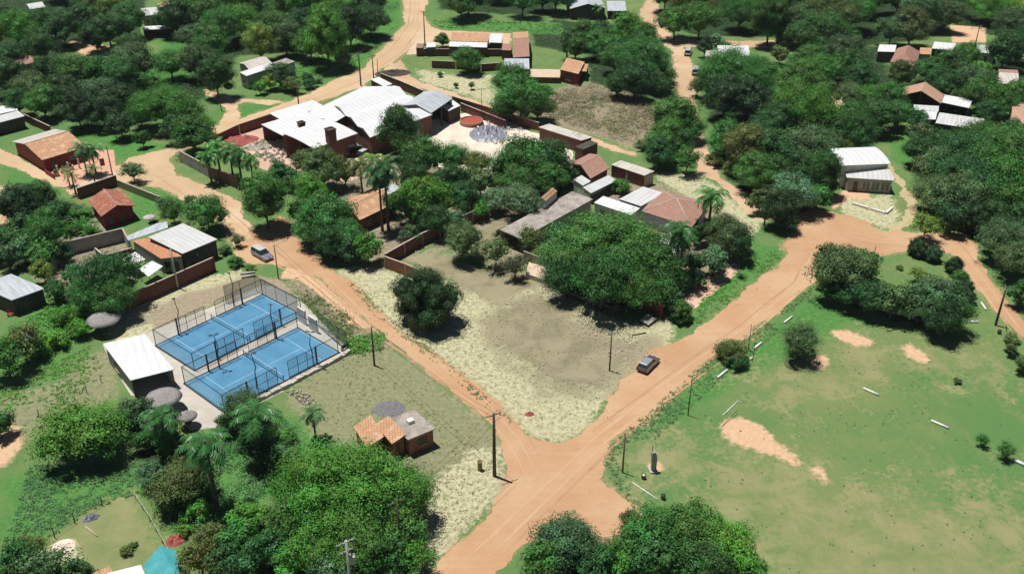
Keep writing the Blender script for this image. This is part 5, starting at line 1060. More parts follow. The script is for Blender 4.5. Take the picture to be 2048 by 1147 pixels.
# ------------------------------------------------------------------ cars
M['carsilver'] = mat_car('blue_grey_car_paint', (.22,.25,.32))
def car(label, px, py, heading, body, roofm, kind='hatch', s=1.0, name='car', cat='car', group=None):
    p = G(px, py); e = empty(name, (p.x, p.y, .03), heading, label, cat, group); Lc, Wc, Hc = {'hatch': (4.1,1.74,1.50), 'suv': (4.5,1.84,1.75), 'pickup': (5.0,1.85,1.75), 'truck': (6.5,2.3,2.7)}[kind]; Lc *= s
    hl, hw = Lc/2, Wc/2
    # side profile (x forward, z): lofted across the width with tumblehome
    low = [(-hl,.35),(-hl+.02,.80),(-hl+.12,.98),(hl-1.15,.98),(hl-.25,.80),(hl,.62),(hl,.32)]
    mb = MB(); secs = [(-hw,.86),(-hw+.07,.96),(-hw+.18,1.0),(hw-.18,1.0),(hw-.07,.96),(hw,.86)]; vs = []
    for (y, k_) in secs:
        for (x, z) in low: vs.append((x*(.985 if abs(y) > hw-.1 else 1), y, .3+(z-.3)*k_))
    n_ = len(low); fs = [(i*n_+j, (i+1)*n_+j, (i+1)*n_+(j+1) % n_, i*n_+(j+1) % n_) for i in range(len(secs)-1) for j in range(n_)]
    mb.add(vs, fs, 0, False); b_ = len(mb.v)-len(vs); mb.f.append(tuple(range(b_+n_-1, b_-1, -1))); mb.m.append(0); mb.sm.append(False); mb.f.append(tuple(range(b_+(len(secs)-1)*n_, b_+len(secs)*n_))); mb.m.append(0); mb.sm.append(False)
    bo = mb.build('body', body, e)
    # glasshouse: windows are dark glass, the roof panel sits on it
    x0, x1, r0_, r1__ = {'hatch': (-hl+.12, hl-1.20, -hl+.42, hl-1.95), 'suv': (-hl+.06, hl-1.15, -hl+.22, hl-1.80), 'pickup': (-.55, hl-1.35, -.35, hl-2.0), 'truck': (hl-2.2, hl-.3, hl-2.1, hl-.8)}[kind]
    zt = Hc-.06; zb = .955; wb, wt = hw-.10, hw-.27
    g = MB(); g.add([(x0,-wb,zb),(x1,-wb,zb),(x1,wb,zb),(x0,wb,zb),(r0_,-wt,zt),(r1__,-wt,zt),(r1__,wt,zt),(r0_,wt,zt)], [(0,3,2,1),(4,5,6,7),(0,1,5,4),(1,2,6,5),(2,3,7,6),(3,0,4,7)]); gl = g.build('windows', M['glass'], e)
    r_ = MB(); r_.add([(r0_-.04,-wt-.03,zt+.004),(r1__+.04,-wt-.03,zt+.004),(r1__+.04,wt+.03,zt+.004),(r0_-.04,wt+.03,zt+.004),(r0_+.12,-wt+.12,zt+.065),(r1__-.12,-wt+.12,zt+.065),(r1__-.12,wt-.12,zt+.065),(r0_+.12,wt-.12,zt+.065)], [(0,3,2,1),(4,5,6,7),(0,1,5,4),(1,2,6,5),(2,3,7,6),(3,0,4,7)])
    for sx in (x0+(x1-x0)*.48,):   # door pillars
        for sy in (-1, 1): r_.prism([(sx-.04, sy*(wb+.006), zb), (sx+.04, sy*(wb+.006), zb), (sx+.04, sy*(wt+.006), zt), (sx-.04, sy*(wt+.006), zt)], (0, sy*.012, 0))
    r_.build('roof_panel', roofm, e)
    if kind in ('pickup', 'truck'):
        k_ = MB(); xb = (-.7 if kind == 'pickup' else hl-2.4); h_ = 1.18 if kind == 'pickup' else 2.5; k_.box(-hl+.05, xb, -hw+.03, -hw+.11, .99, h_); k_.box(-hl+.05, xb, hw-.11, hw-.03, .99, h_); k_.box(-hl+.05, -hl+.13, -hw+.115, hw-.115, .99, h_); k_.box(xb-.08, xb, -hw+.115, hw-.115, .99, h_); k_.build('load_bed', body, e)
    for x in (-hl+.75, hl-.80):
        for y in (-1, 1):
            w_ = MB(); yy = y*(hw-.10); pts = []
            for (rr, oy) in ((.0,-.1),(.31,-.1),(.33,-.06),(.33,.06),(.31,.1),(.0,.1)):
                for q_ in range(16): a = 2*math.pi*q_/16; pts.append((x+rr*math.cos(a), yy+oy, .33+rr*math.sin(a)))
            w_.add(pts, [(i*16+j, i*16+(j+1) % 16, (i+1)*16+(j+1) % 16, (i+1)*16+j) for i in range(5) for j in range(16)], 0, False); wo = w_.build('wheel', M['tyre'], e)
            hb = MB(); hb.add([(x+.19*math.cos(2*math.pi*j/10), yy+y*.104, .33+.19*math.sin(2*math.pi*j/10)) for j in range(10)]+[(x+.17*math.cos(2*math.pi*j/10), yy+y*.118, .33+.17*math.sin(2*math.pi*j/10)) for j in range(10)], [tuple(range(10,20))]+[(j,(j+1)%10,10+(j+1)%10,10+j) for j in range(10)]); hb.build('rim', M['carroof'], wo)
    for y in (-1, 1):
        f_ = MB(); f_.box(hl-.10, hl+.012, y*(hw-.42)-.15, y*(hw-.42)+.15, .60, .72); f_.build('headlight', M['whitepaint'], e)
        f_ = MB(); f_.box(-hl-.012, -hl+.05, y*(hw-.22)-.11, y*(hw-.22)+.11, .70, .90); f_.build('tail_light', M['rail'], e)
        f_ = MB(); xm = x1-.35; f_.box(xm-.08, xm+.08, y*(hw+.09)-.09, y*(hw+.09)+.09, .98, 1.12); f_.build('mirror', body, e)
    bm = MB(); bm.box(-hl-.03, -hl+.06, -hw+.12, hw-.12, .36, .54); bm.build('bumper', M['cardark'], e)
    return e
def head(ax, ay, bx, by): a, b = G(ax, ay), G(bx, by); return math.atan2(b.y-a.y, b.x-a.x)
car('grey hatchback with pale roof driving on the orange road', 1296, 733, head(1281,748,1311,718), M['cargrey'], M['carroof'], 'hatch', 1.05)
MARKS.append((1294, 728, 'the grey hatchback'))
car('white estate car parked in tree shade by the lamp pole', 525, 514, head(507,504,543,524), M['carsilver'], M['carwhite'], 'suv')
MARKS.append((525, 512, 'the white estate car'))
car('white car on the sandy back street, the farther one', 1376, 108, head(1374,113,1379,97), M['carwhite'], M['carwhite'], 'suv', 1.15)
car('white car half under trees on the back street, nearer one', 1391, 146, head(1389,152,1392,136), M['carwhite'], M['carwhite'], 'suv', 1.15)
car('dark pickup with pale cab parked before the factory doors', 713, 306, head(703,312,723,300), M['cardark'], M['carroof'], 'pickup')
car('white-topped dark car parked right beside the dark pickup', 731, 310, head(722,315,740,305), M['cardark'], M['carwhite'], 'hatch')
def motorbike(label, px, py, az):
    p = G(px, py); e = empty('motorbike', (p.x, p.y, 0), az, label, 'motorbike')
    for x in (-.65, .65):
        w_ = MB(); n_ = 14; vs = [(x+r*math.cos(2*math.pi*i/n_), y, .32+r*math.sin(2*math.pi*i/n_)) for (r, y) in ((.2,-.05),(.32,-.05),(.32,.05),(.2,.05)) for i in range(n_)]
        w_.add(vs, [(a*n_+i, a*n_+(i+1)%n_, ((a+1)%4)*n_+(i+1)%n_, ((a+1)%4)*n_+i) for a in range(4) for i in range(n_)]); w_.build('wheel', M['tyre'], e)
    f_ = MB(); f_.bar((-.65,0,.35),(.1,0,.5),.12,.2); f_.bar((.65,0,.35),(.42,0,1.0),.08,.08); f_.bar((.1,0,.5),(.42,0,.9),.1,.1); f_.build('frame', M['darkmetal'], e)
    s = MB(); s.box(-.75,.0,-.13,.13,.72,.84); s.build('saddle', M['tyre'], e); k_ = MB(); k_.box(.0,.42,-.15,.15,.75,.97); k_.build('fuel_tank', M['carred'], e)
    h_ = MB(); h_.bar((.42,-.35,1.05),(.42,.35,1.05),.04,.04); h_.build('handlebar', M['darkmetal'], e)
motorbike('dark motorbike parked at the right corner of the near court', 691, 697, .9)

# ------------------------------------------------------------------ small things in the field and yards
def log_(label, a, b, r=.16, mat='whitepaint', name='white_post', cat='post', group='white posts lying round the sports field', za=0, zb=0):
    A_, B_ = G(*a), G(*b); c_ = (A_+B_)/2; mb = MB(); mb.tube([A_-c_+Vector((0,0,r+za)), B_-c_+Vector((0,0,r+zb))], r, 10); o = mb.build(name, M[mat], None, c_); tag(o, label, cat, group)
log_('white post lying in the middle of the field', (1726,777), (1757,791))
log_('white post lying in the field above the two spiky shrubs', (1862,842), (1897,857))
log_('thick white post cut by the right edge of the field', (2024,920), (2052,933), .22)
log_('white post at the road side edge below the dark clump of trees', (1567,647), (1584,634))
log_('white post lying below the low grey bush', (1434,757), (1454,741), .18)
log_('white post lying just right of the low grey bush', (1507,699), (1523,686), .18)
log_('short white post half hidden above the low bush', (1490,725), (1505,716), .15)
log_('white post beside the right-hand sandy track', (1962,606), (1972,621))
log_('short white post near the lone bush at the right edge', (2019,700), (2027,709))
log_('white post below the dark trees at the round lawn', (1938,644), (1956,645))
log_('short white post at the road bend beside shrubs', (1903,550), (1910,562))
log_('white-ringed pole lying near the monument and the drums', (1265,965), (1316,999), .07, name='white_pole', cat='pole', group=None)
log_('long pale pole lying above the bare sand patch', (1445,831), (1477,801), .07, name='white_pole', cat='pole', group=None)
log_('thin dark rod sticking out of the sand patch', (1444,852), (1474,826), .04, 'wood', 'rod', 'rod', None, 0, .5)
log_('fallen concrete post behind the courts, upper one', (481,549), (510,546), .22, 'slabpale', 'concrete_post', 'post', 'fallen posts behind the courts')
log_('fallen concrete post behind the courts, lower one', (483,556), (512,552), .22, 'slabpale', 'concrete_post', 'post', 'fallen posts behind the courts')
log_('long driftwood-like trunk lying on the dry lot', (1258,672), (1292,666), .10, 'wood', 'fallen_trunk', 'trunk', None)
log_('yellow plank lying on the small lawn', (170,1052), (195,1072), .08, 'plot', 'plank', 'plank', 'planks lying on the small lawn')
log_('yellow plank lying beside the pale sand circle', (146,1078), (163,1096), .08, 'plot', 'plank', 'plank', 'planks lying on the small lawn')
def drum(label, px, py, top='cardark', r=.29, h_=.62):
    p = G(px, py); e = empty('drum', (p.x, p.y, 0), 0, label, 'drum', 'black drums standing on the grass')
    mb = MB(); mb.lathe([(0,0),(r,0),(r,h_*.33),(r*1.05,h_*.35),(r,h_*.37),(r,h_*.66),(r*1.05,h_*.68),(r,h_*.7),(r,h_),(r*.88,h_),(r*.86,h_-.2),(0,h_-.2)], 16, smooth=False); mb.build('barrel', M['cardark'], e)
    mb = MB(); mb.lathe([(0,h_-.18),(r*.8,h_-.18),(r*.6,h_-.02),(0,h_+.04)], 12); mb.build('contents', M[top], e)
drum('black drum with white contents near the monument', 1287, 956, 'whitepaint'); drum('black drum with dark contents near the lying pole', 1326, 997, 'walldark'); drum('black drum beside the sandy track pole', 1998, 667, 'walldark')
def monument():
    p = G(1306, 942); e = empty('monument', (p.x, p.y, 0), .25, 'grey stone slab monument with thin spike on a pale plinth', 'monument')
    b_ = MB(); b_.box(-.5,.5,-.45,.9,0,.25); b_.build('plinth', M['slabpale'], e); s = MB(); s.prism([(-.26,-.2,.25),(.26,-.2,.25),(.26,.2,.25),(-.26,.2,.25)], (-.12,.05,2.9)); s.build('slab', M['wallgrey'], e)
    s = MB(); s.box(.30,.36,-.15,.15,.3,2.8); s.build('side_fin', M['slabpale'], e); s = MB(); s.tube([(-.25,.2,3.0),(-.27,.22,4.2)], [.05,.03], 6); s.build('spike', M['darkmetal'], e)
    MARKS.append((1306, 930, 'the stone monument'))
monument()
def binpost():
    p = G(960, 939); e = empty('litter_bin', (p.x, p.y, 0), .3, 'olive litter bin standing on dry grass left of the crossroads pole', 'litter bin'); b_ = MB(); b_.lathe([(0,0),(.30,0),(.30,1.3),(.34,1.32),(.34,1.4),(.26,1.4),(.25,1.2),(0,1.2)], 14); b_.build('body', M['scrubpaint'], e)
M['scrubpaint'] = mat_plain('faded_olive_paint', (.22,.17,.07), (.14,.11,.05), 3, .7); binpost()
def round_tank():
    p = G(943, 240, .9); e = empty('round_tank', (p.x, p.y, 0), 0, 'round open tank of rusty red water in the pale yard', 'tank'); b_ = MB(); b_.lathe([(2.75,0),(2.75,.95),(2.5,.95),(2.5,.5)], 36); b_.build('rim', M['brickorange'], e)
    w_ = MB(); w_.lathe([(0,.72),(2.49,.72)], 36); w_.build('water', M['redwater'], e); MARKS.append((943, 240, 'the round red tank'))
round_tank()
M['gravel'] = mat_plain('blue_grey_gravel', (.20,.20,.21), (.12,.12,.13), 4, 1.0)
def heap(label, name, cat, px, py, rx, ry, h_, mat, seed, az=0.0, rough=.5, nn=26):
    p = G(px, py); mb = MB(); rg = random.Random(seed); n_ = nn; vs = []
    for i in range(n_+1):
        for j in range(n_+1):
            x, y = -1+2*i/n_, -1+2*j/n_; r = math.hypot(x, y); f = max(0, 1-r*r)**.8 * (.55+.9*abs(mnoise.noise(Vector((x*2.2, y*2.2, seed)))) + rough*.5*mnoise.noise(Vector((x*7, y*7, seed+3)))); vs.append((x*rx, y*ry, f*h_-.03))
    mb.add(vs, [(i*(n_+1)+j, (i+1)*(n_+1)+j, (i+1)*(n_+1)+j+1, i*(n_+1)+j+1) for i in range(n_) for j in range(n_) if max(math.hypot(-1+2*(i+.5)/n_, -1+2*(j+.5)/n_), 0) < 1.0], 0, False)
    o = mb.build(name, M[mat], None, (p.x, p.y, 0), az); tag(o, label, cat)
heap('crumpled grey plastic sheeting heaped in the pale yard', 'plastic_sheeting', 'sheeting', 977, 268, 4.4, 5.4, 1.4, 'tarp', 3, rough=1.0)
heap('pile of crushed red brick inside the factory left wall', 'brick_pile', 'brick pile', 478, 283, 4.6, 3.2, 1.3, 'brickpile', 5, .6)
heap('pile of grey rubble beside the red brick pile', 'rubble_pile', 'rubble pile', 520, 292, 4.0, 2.6, 1.2, 'stone', 8, .6, 1.2)
heap('low heap of grey earth behind the brick annexe', 'gravel_heap', 'gravel heap', 779, 817, 2.3, 2.0, .3, 'gravel', 9, 0, .5)
heap('heap of building rubble on the lane verge by the factory', 'rubble_pile', 'rubble pile', 786, 147, 5.0, 3.0, .9, 'walldark', 12, .2, 1.3)
heap('round patch of pale sand on the small lawn', 'sand_heap', 'sand heap', 127, 1092, 1.4, 1.35, .22, 'sandfloor', 14, 0, .4)
heap('mound of cream crushed stone along the yard edge', 'stone_mound', 'stone mound', 1060, 300, 6.5, 3.4, 1.2, 'sandfloor', 15, 0, .5)
heap('small reddish ant mound on the tip of the dry lot', 'earth_mound', 'earth mound', 1059, 828, .75, .5, .4, 'brickpile', 16)
heap('bluish-grey scrap heap under white cloth on the left grass', 'scrap_heap', 'scrap heap', 56, 672, 1.5, 1.3, 1.0, 'tarp', 21, 0, 1.2, 14)
heap('rusty debris beside the fence of the small lawn', 'scrap_heap', 'scrap heap', 182, 1036, 1.1, .6, .6, 'tarp', 23, .5, 1.2, 12)
heap('heap of broken bricks at the lower right of the lawn', 'brick_heap', 'brick heap', 352, 1080, 1.2, 1.0, .7, 'brickpile', 24, .5, 1.4, 12)
def bench(label, px, py, az):
    p = G(px, py); e = empty('bench', (p.x, p.y, 0), az, label, 'bench'); s = MB()
    for i in range(4): s.box(-1.0,1.0,-.3+i*.16,-.3+i*.16+.12,.44,.48)
    s.build('seat', M['rail'], e); b_ = MB()
    for i in range(2): b_.box(-1.0,1.0,.36,.40,.62+i*.2,.74+i*.2)
    b_.build('backrest', M['rail'], e)
    for x in (-.85,.85): [(lambda l_: (l_.box(x-.04,x+.04,*q_), l_.build('leg', M['darkmetal'], e)))(MB()) for q_ in ((-.28,-.2,0,.43),(.3,.38,0,.9))]
bench('red bench standing beside the grey-roofed house', 28, 630, .35)
for i, (x, y, lb) in enumerate([(112,352,'leftmost'), (128,345,'second'), (142,339,'third')]):
    p = G(x, y); e = empty('planter', (p.x, p.y, 0), .5, 'terracotta planter on the house forecourt, %s of three' % lb, 'planter', 'planters on the forecourt'); b_ = MB(); b_.box(-.6,.6,-.5,.5,0,.9); b_.build('pot', M['patio'], e); b_ = MB(); b_.lathe([(0,.92),(.4,.92),(.45,1.2),(.2,1.5),(0,1.55)], 10, jit=.2, rg=random.Random(i)); o = b_.build('plant', M['leaf'], e); o.color = (*COL['M'], 1)
def banner():
    p = G(205, 349); e = empty('banner', (p.x, p.y, 0), .4, 'red banner hanging on a short post on the paved forecourt', 'banner'); b_ = MB(); b_.tube([(0,0,0),(0,0,3.6)], .05, 6); b_.build('post', M['pole'], e); b_ = MB(); b_.box(.06,.9,-.02,.02,1.9,3.5); b_.build('cloth', M['rail'], e)
banner()
# stones, stumps and litter strewn over the dry lots: too many to count
def scatter(name, label, pl, n_, smin, smax, mat, seed, flat=.5, kind='stuff'):
    rg = random.Random(seed); P = [G(*p) for p in pl]; xs = [p.x for p in P]; ys = [p.y for p in P]; mb = MB(); k_ = 0
    while k_ < n_:
        x, y = rg.uniform(min(xs), max(xs)), rg.uniform(min(ys), max(ys)); ins = False
        for i in range(len(P)):
            a, b = P[i], P[(i+1) % len(P)]
            if (a.y > y) != (b.y > y) and x < (b.x-a.x)*(y-a.y)/(b.y-a.y)+a.x: ins = not ins
        if not ins: continue
        k_ += 1; s = rg.uniform(smin, smax)*rg.choice((.6, .8, 1, 1.3)); r = [rg.uniform(.6, 1.2)*s for _ in range(5)]
        mb.add([(x+r[i]*math.cos(i*1.257), y+r[i]*math.sin(i*1.257), -.02) for i in range(5)]+[(x+r[i]*.6*math.cos(i*1.257+.2), y+r[i]*.6*math.sin(i*1.257+.2), s*flat*2*rg.uniform(.6,1)) for i in range(5)], [(5,6,7,8,9)]+[(i,(i+1)%5,5+(i+1)%5,5+i) for i in range(5)])
    o = mb.build(name, M[mat]); tag(o, label, None, None, kind)
scatter('stones', 'pale stones strewn over the dry lot', [(985,600),(1090,560),(1260,650),(1340,690),(1260,745),(1200,800),(1120,870),(1040,840),(900,700)], 420, .06, .2, 'stone', 4)
scatter('stones', 'pale stones along the fence and the wall of the dry lot', [(1140,640),(1260,665),(1320,690),(1260,730),(1200,710),(1150,680)], 160, .1, .28, 'stone', 5)
scatter('rubble', 'pale broken bricks at the court bank', [(570,782),(600,778),(632,800),(612,812)], 70, .1, .26, 'stone', 6, .8)
scatter('stones', 'small stones and tufts on the roadside by the brick house', [(880,900),(1000,880),(1008,980),(930,1060),(860,1120)], 220, .04, .13, 'stone', 8)
scatter('rubble', 'broken material in the factory front yard', [(500,290),(560,275),(590,310),(560,330),(520,320)], 260, .12, .4, 'slabpale', 7, .8)
scatter('rubble', 'white lumps strewn at the edge of the crushed-stone yard', [(940,250),(1000,240),(1030,270),(1000,290),(950,285)], 90, .12, .45, 'whitepaint', 9, .8)
walls('low broken dark wall in the shade at the lot edge', [(1128,590),(1185,612),(1238,628)], .9, wall='walldark', cope='slab', pil=0)
scatter('litter', 'pale litter and stones in the shaded yards of the centre', [(700,470),(800,450),(960,420),(1060,400),(1050,450),(960,450),(850,500),(770,530)], 200, .08, .28, 'stone', 31, .5)
scatter('litter', 'pale litter in the yards left of the rusty roof', [(110,480),(200,450),(250,480),(180,510),(120,560),(60,560)], 130, .08, .3, 'stone', 32, .5)
scatter('litter', 'pale litter in the yards of the upper right houses', [(1790,150),(1900,160),(1990,270),(1880,270),(1800,220)], 160, .1, .4, 'slabpale', 33, .5)
scatter('litter', 'pale litter on the verges beside the back street', [(1300,230),(1370,220),(1400,330),(1480,400),(1440,420),(1340,350)], 150, .08, .3, 'stone', 34, .5)
scatter('clods', 'earth clods and stones along the orange road edges', [(1180,860),(1260,760),(1400,665),(1560,540),(1570,548),(1420,672),(1275,775),(1200,870)], 90, .04, .10, 'brickpile', 35, .5)
scatter('clods', 'clods and tufts along the courts road edge', [(640,556),(760,650),(880,755),(990,850),(985,862),(870,765),(750,668),(636,575)], 90, .04, .10, 'brickpile', 36, .6)
# ------------------------------------------------------------------ ground cover that nobody could count
def weeds(label, pl, n_, hmin, hmax, col, seed, size=.22, name='weeds', per=9, excl=None):
    rg = np.random.default_rng(seed); P = poly_world(pl); pts = []
    while len(pts) < n_:
        x = rg.uniform(P[:,0].min(), P[:,0].max()); y = rg.uniform(P[:,1].min(), P[:,1].max()); ins = False
        for i in range(len(P)):
            x1, y1 = P[i]; x2, y2 = P[(i+1) % len(P)]
            if (y1 > y) != (y2 > y) and x < (x2-x1)*(y-y1)/(y2-y1)+x1: ins = not ins
        if ins and mnoise.noise(Vector((x*.16, y*.16, seed))) > rg.uniform(-.45, .25): pts.append((x, y))
    pts = np.array(pts); hh = rg.uniform(hmin, hmax, n_); P3 = []; T = []
    for (x, y), h_ in zip(pts, hh):
        k = per; d = rg.normal(size=(k, 3))*np.array([h_*.55, h_*.55, h_*.35]); d[:, 2] = np.abs(d[:, 2]) + .03; P3.append(d + np.array([x, y, 0])); T += [np.clip(rg.normal(.5, .2), 0, 1)]*k
    P3 = np.concatenate(P3); V, F_ = leaf_quads(P3, np.tile([0, 0, 1.0], (len(P3), 1)), size, rg); o = link(name, raw_mesh(name, V, F_, T, M['leaf'])); o.color = (*COL[col], 1) if isinstance(col, str) else (*col, 1); tag(o, label, None, None, 'stuff')
weeds('tangled dry scrub on the lot behind the yard wall', [(1090,185),(1180,168),(1270,190),(1310,225),(1310,270),(1270,295),(1180,262),(1090,232)], 1300, .4, 1.3, (.27,.235,.15), 1, .26, 'scrub', 14)
weeds('green weeds among the dry scrub', [(1090,185),(1300,200),(1310,270),(1180,262),(1090,232)], 260, .5, 1.2, 'O', 2, .34, 'weeds', 14)
weeds('rank green weeds left of the giant tree', [(400,860),(590,835),(600,900),(520,990),(440,1060),(350,1060),(330,1010),(430,960)], 1100, .4, 1.2, (.09,.23,.07), 3, .22, per=18)
weeds('rank weeds below the left broad tree', [(60,930),(290,925),(300,985),(200,1010),(90,1080),(20,1060)], 800, .15, .4, (.085,.215,.07), 4, .17, per=16)
weeds('weeds along the roadside by the courts', [(600,570),(690,625),(770,700),(690,690),(640,640),(590,590)], 380, .2, .6, 'O', 5)
weeds('bright weeds at the court corner', [(690,680),(770,665),(760,700),(700,712)], 160, .4, .9, 'B', 6, .3)
weeds('weeds on the left meadow', [(0,780),(180,690),(210,750),(100,830),(0,870)], 420, .12, .4, 'B', 7)
weeds('weeds along the field edge of the orange road', [(1220,900),(1300,840),(1400,760),(1540,650),(1560,660),(1420,780),(1320,870),(1250,960),(1300,1010),(1280,1020),(1220,960)], 520, .08, .3, (.10,.21,.08), 8, .15, per=12)
weeds('green weeds beside the grey-roofed house', [(40,620),(110,580),(160,620),(170,680),(90,720),(30,680)], 520, .3, .8, 'B', 9, .3)
weeds('scattered darker tufts over the sports field', [(1300,900),(1500,760),(1700,680),(2040,760),(2060,1147),(1540,1147)], 170, .05, .14, (.09,.17,.06), 15, .13)
weeds('thin grass tufts over the dry lot', [(680,550),(850,560),(1000,600),(1100,570),(1340,660),(1320,700),(1200,800),(1130,880),(1040,850),(860,700)], 800, .05, .16, (.34,.34,.19), 10, .12)
weeds('ragged grass along the right edge of the orange road', [(1210,930),(1222,890),(1300,820),(1390,740),(1560,622),(1640,560),(1648,568),(1560,640),(1400,755),(1310,835),(1235,900),(1225,960),(1300,1020),(1290,1035),(1240,990)], 420, .1, .32, (.13,.21,.07), 41, .16, per=12)
weeds('ragged grass along both edges of the courts road', [(700,552),(760,618),(900,728),(1030,845),(1010,848),(880,735),(745,628),(690,560)], 260, .08, .26, (.20,.23,.09), 42, .15, per=10)
weeds('ragged grass along the lane edges', [(270,372),(345,395),(430,425),(452,490),(440,490),(420,440),(330,405),(262,385)], 200, .1, .35, (.13,.21,.07), 43, .18, per=12)
weeds('thin grass tufts on the olive lot', [(600,740),(740,690),(880,780),(990,870),(1000,960),(880,1110),(870,950),(640,840)], 600, .06, .2, (.24,.27,.12), 11, .13)
weeds('low weeds in the far green clearing', [(860,42),(1000,40),(1120,50),(1120,66),(1000,62),(880,56)], 300, .2, .5, 'B', 12, .4)
weeds('weeds in the clearing beyond the lane', [(640,100),(780,60),(800,50),(740,110),(660,150),(560,190),(560,170)], 420, .2, .6, 'B', 13, .35)
weeds('weeds by the leafy roadside of the orange road', [(1400,600),(1500,520),(1560,500),(1560,520),(1440,620),(1390,650)], 260, .15, .45, 'B', 14)

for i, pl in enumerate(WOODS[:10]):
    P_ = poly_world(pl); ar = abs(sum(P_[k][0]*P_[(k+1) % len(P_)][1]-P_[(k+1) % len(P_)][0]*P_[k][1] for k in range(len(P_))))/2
    weeds('dark undergrowth on the floor of the wood, stretch %s' % 'abcdefghij'[i], pl, int(min(2600, ar*.26)), .4, 1.8, 'D' if i % 2 else (.07,.16,.06), 30+i, .34, 'undergrowth', 16)
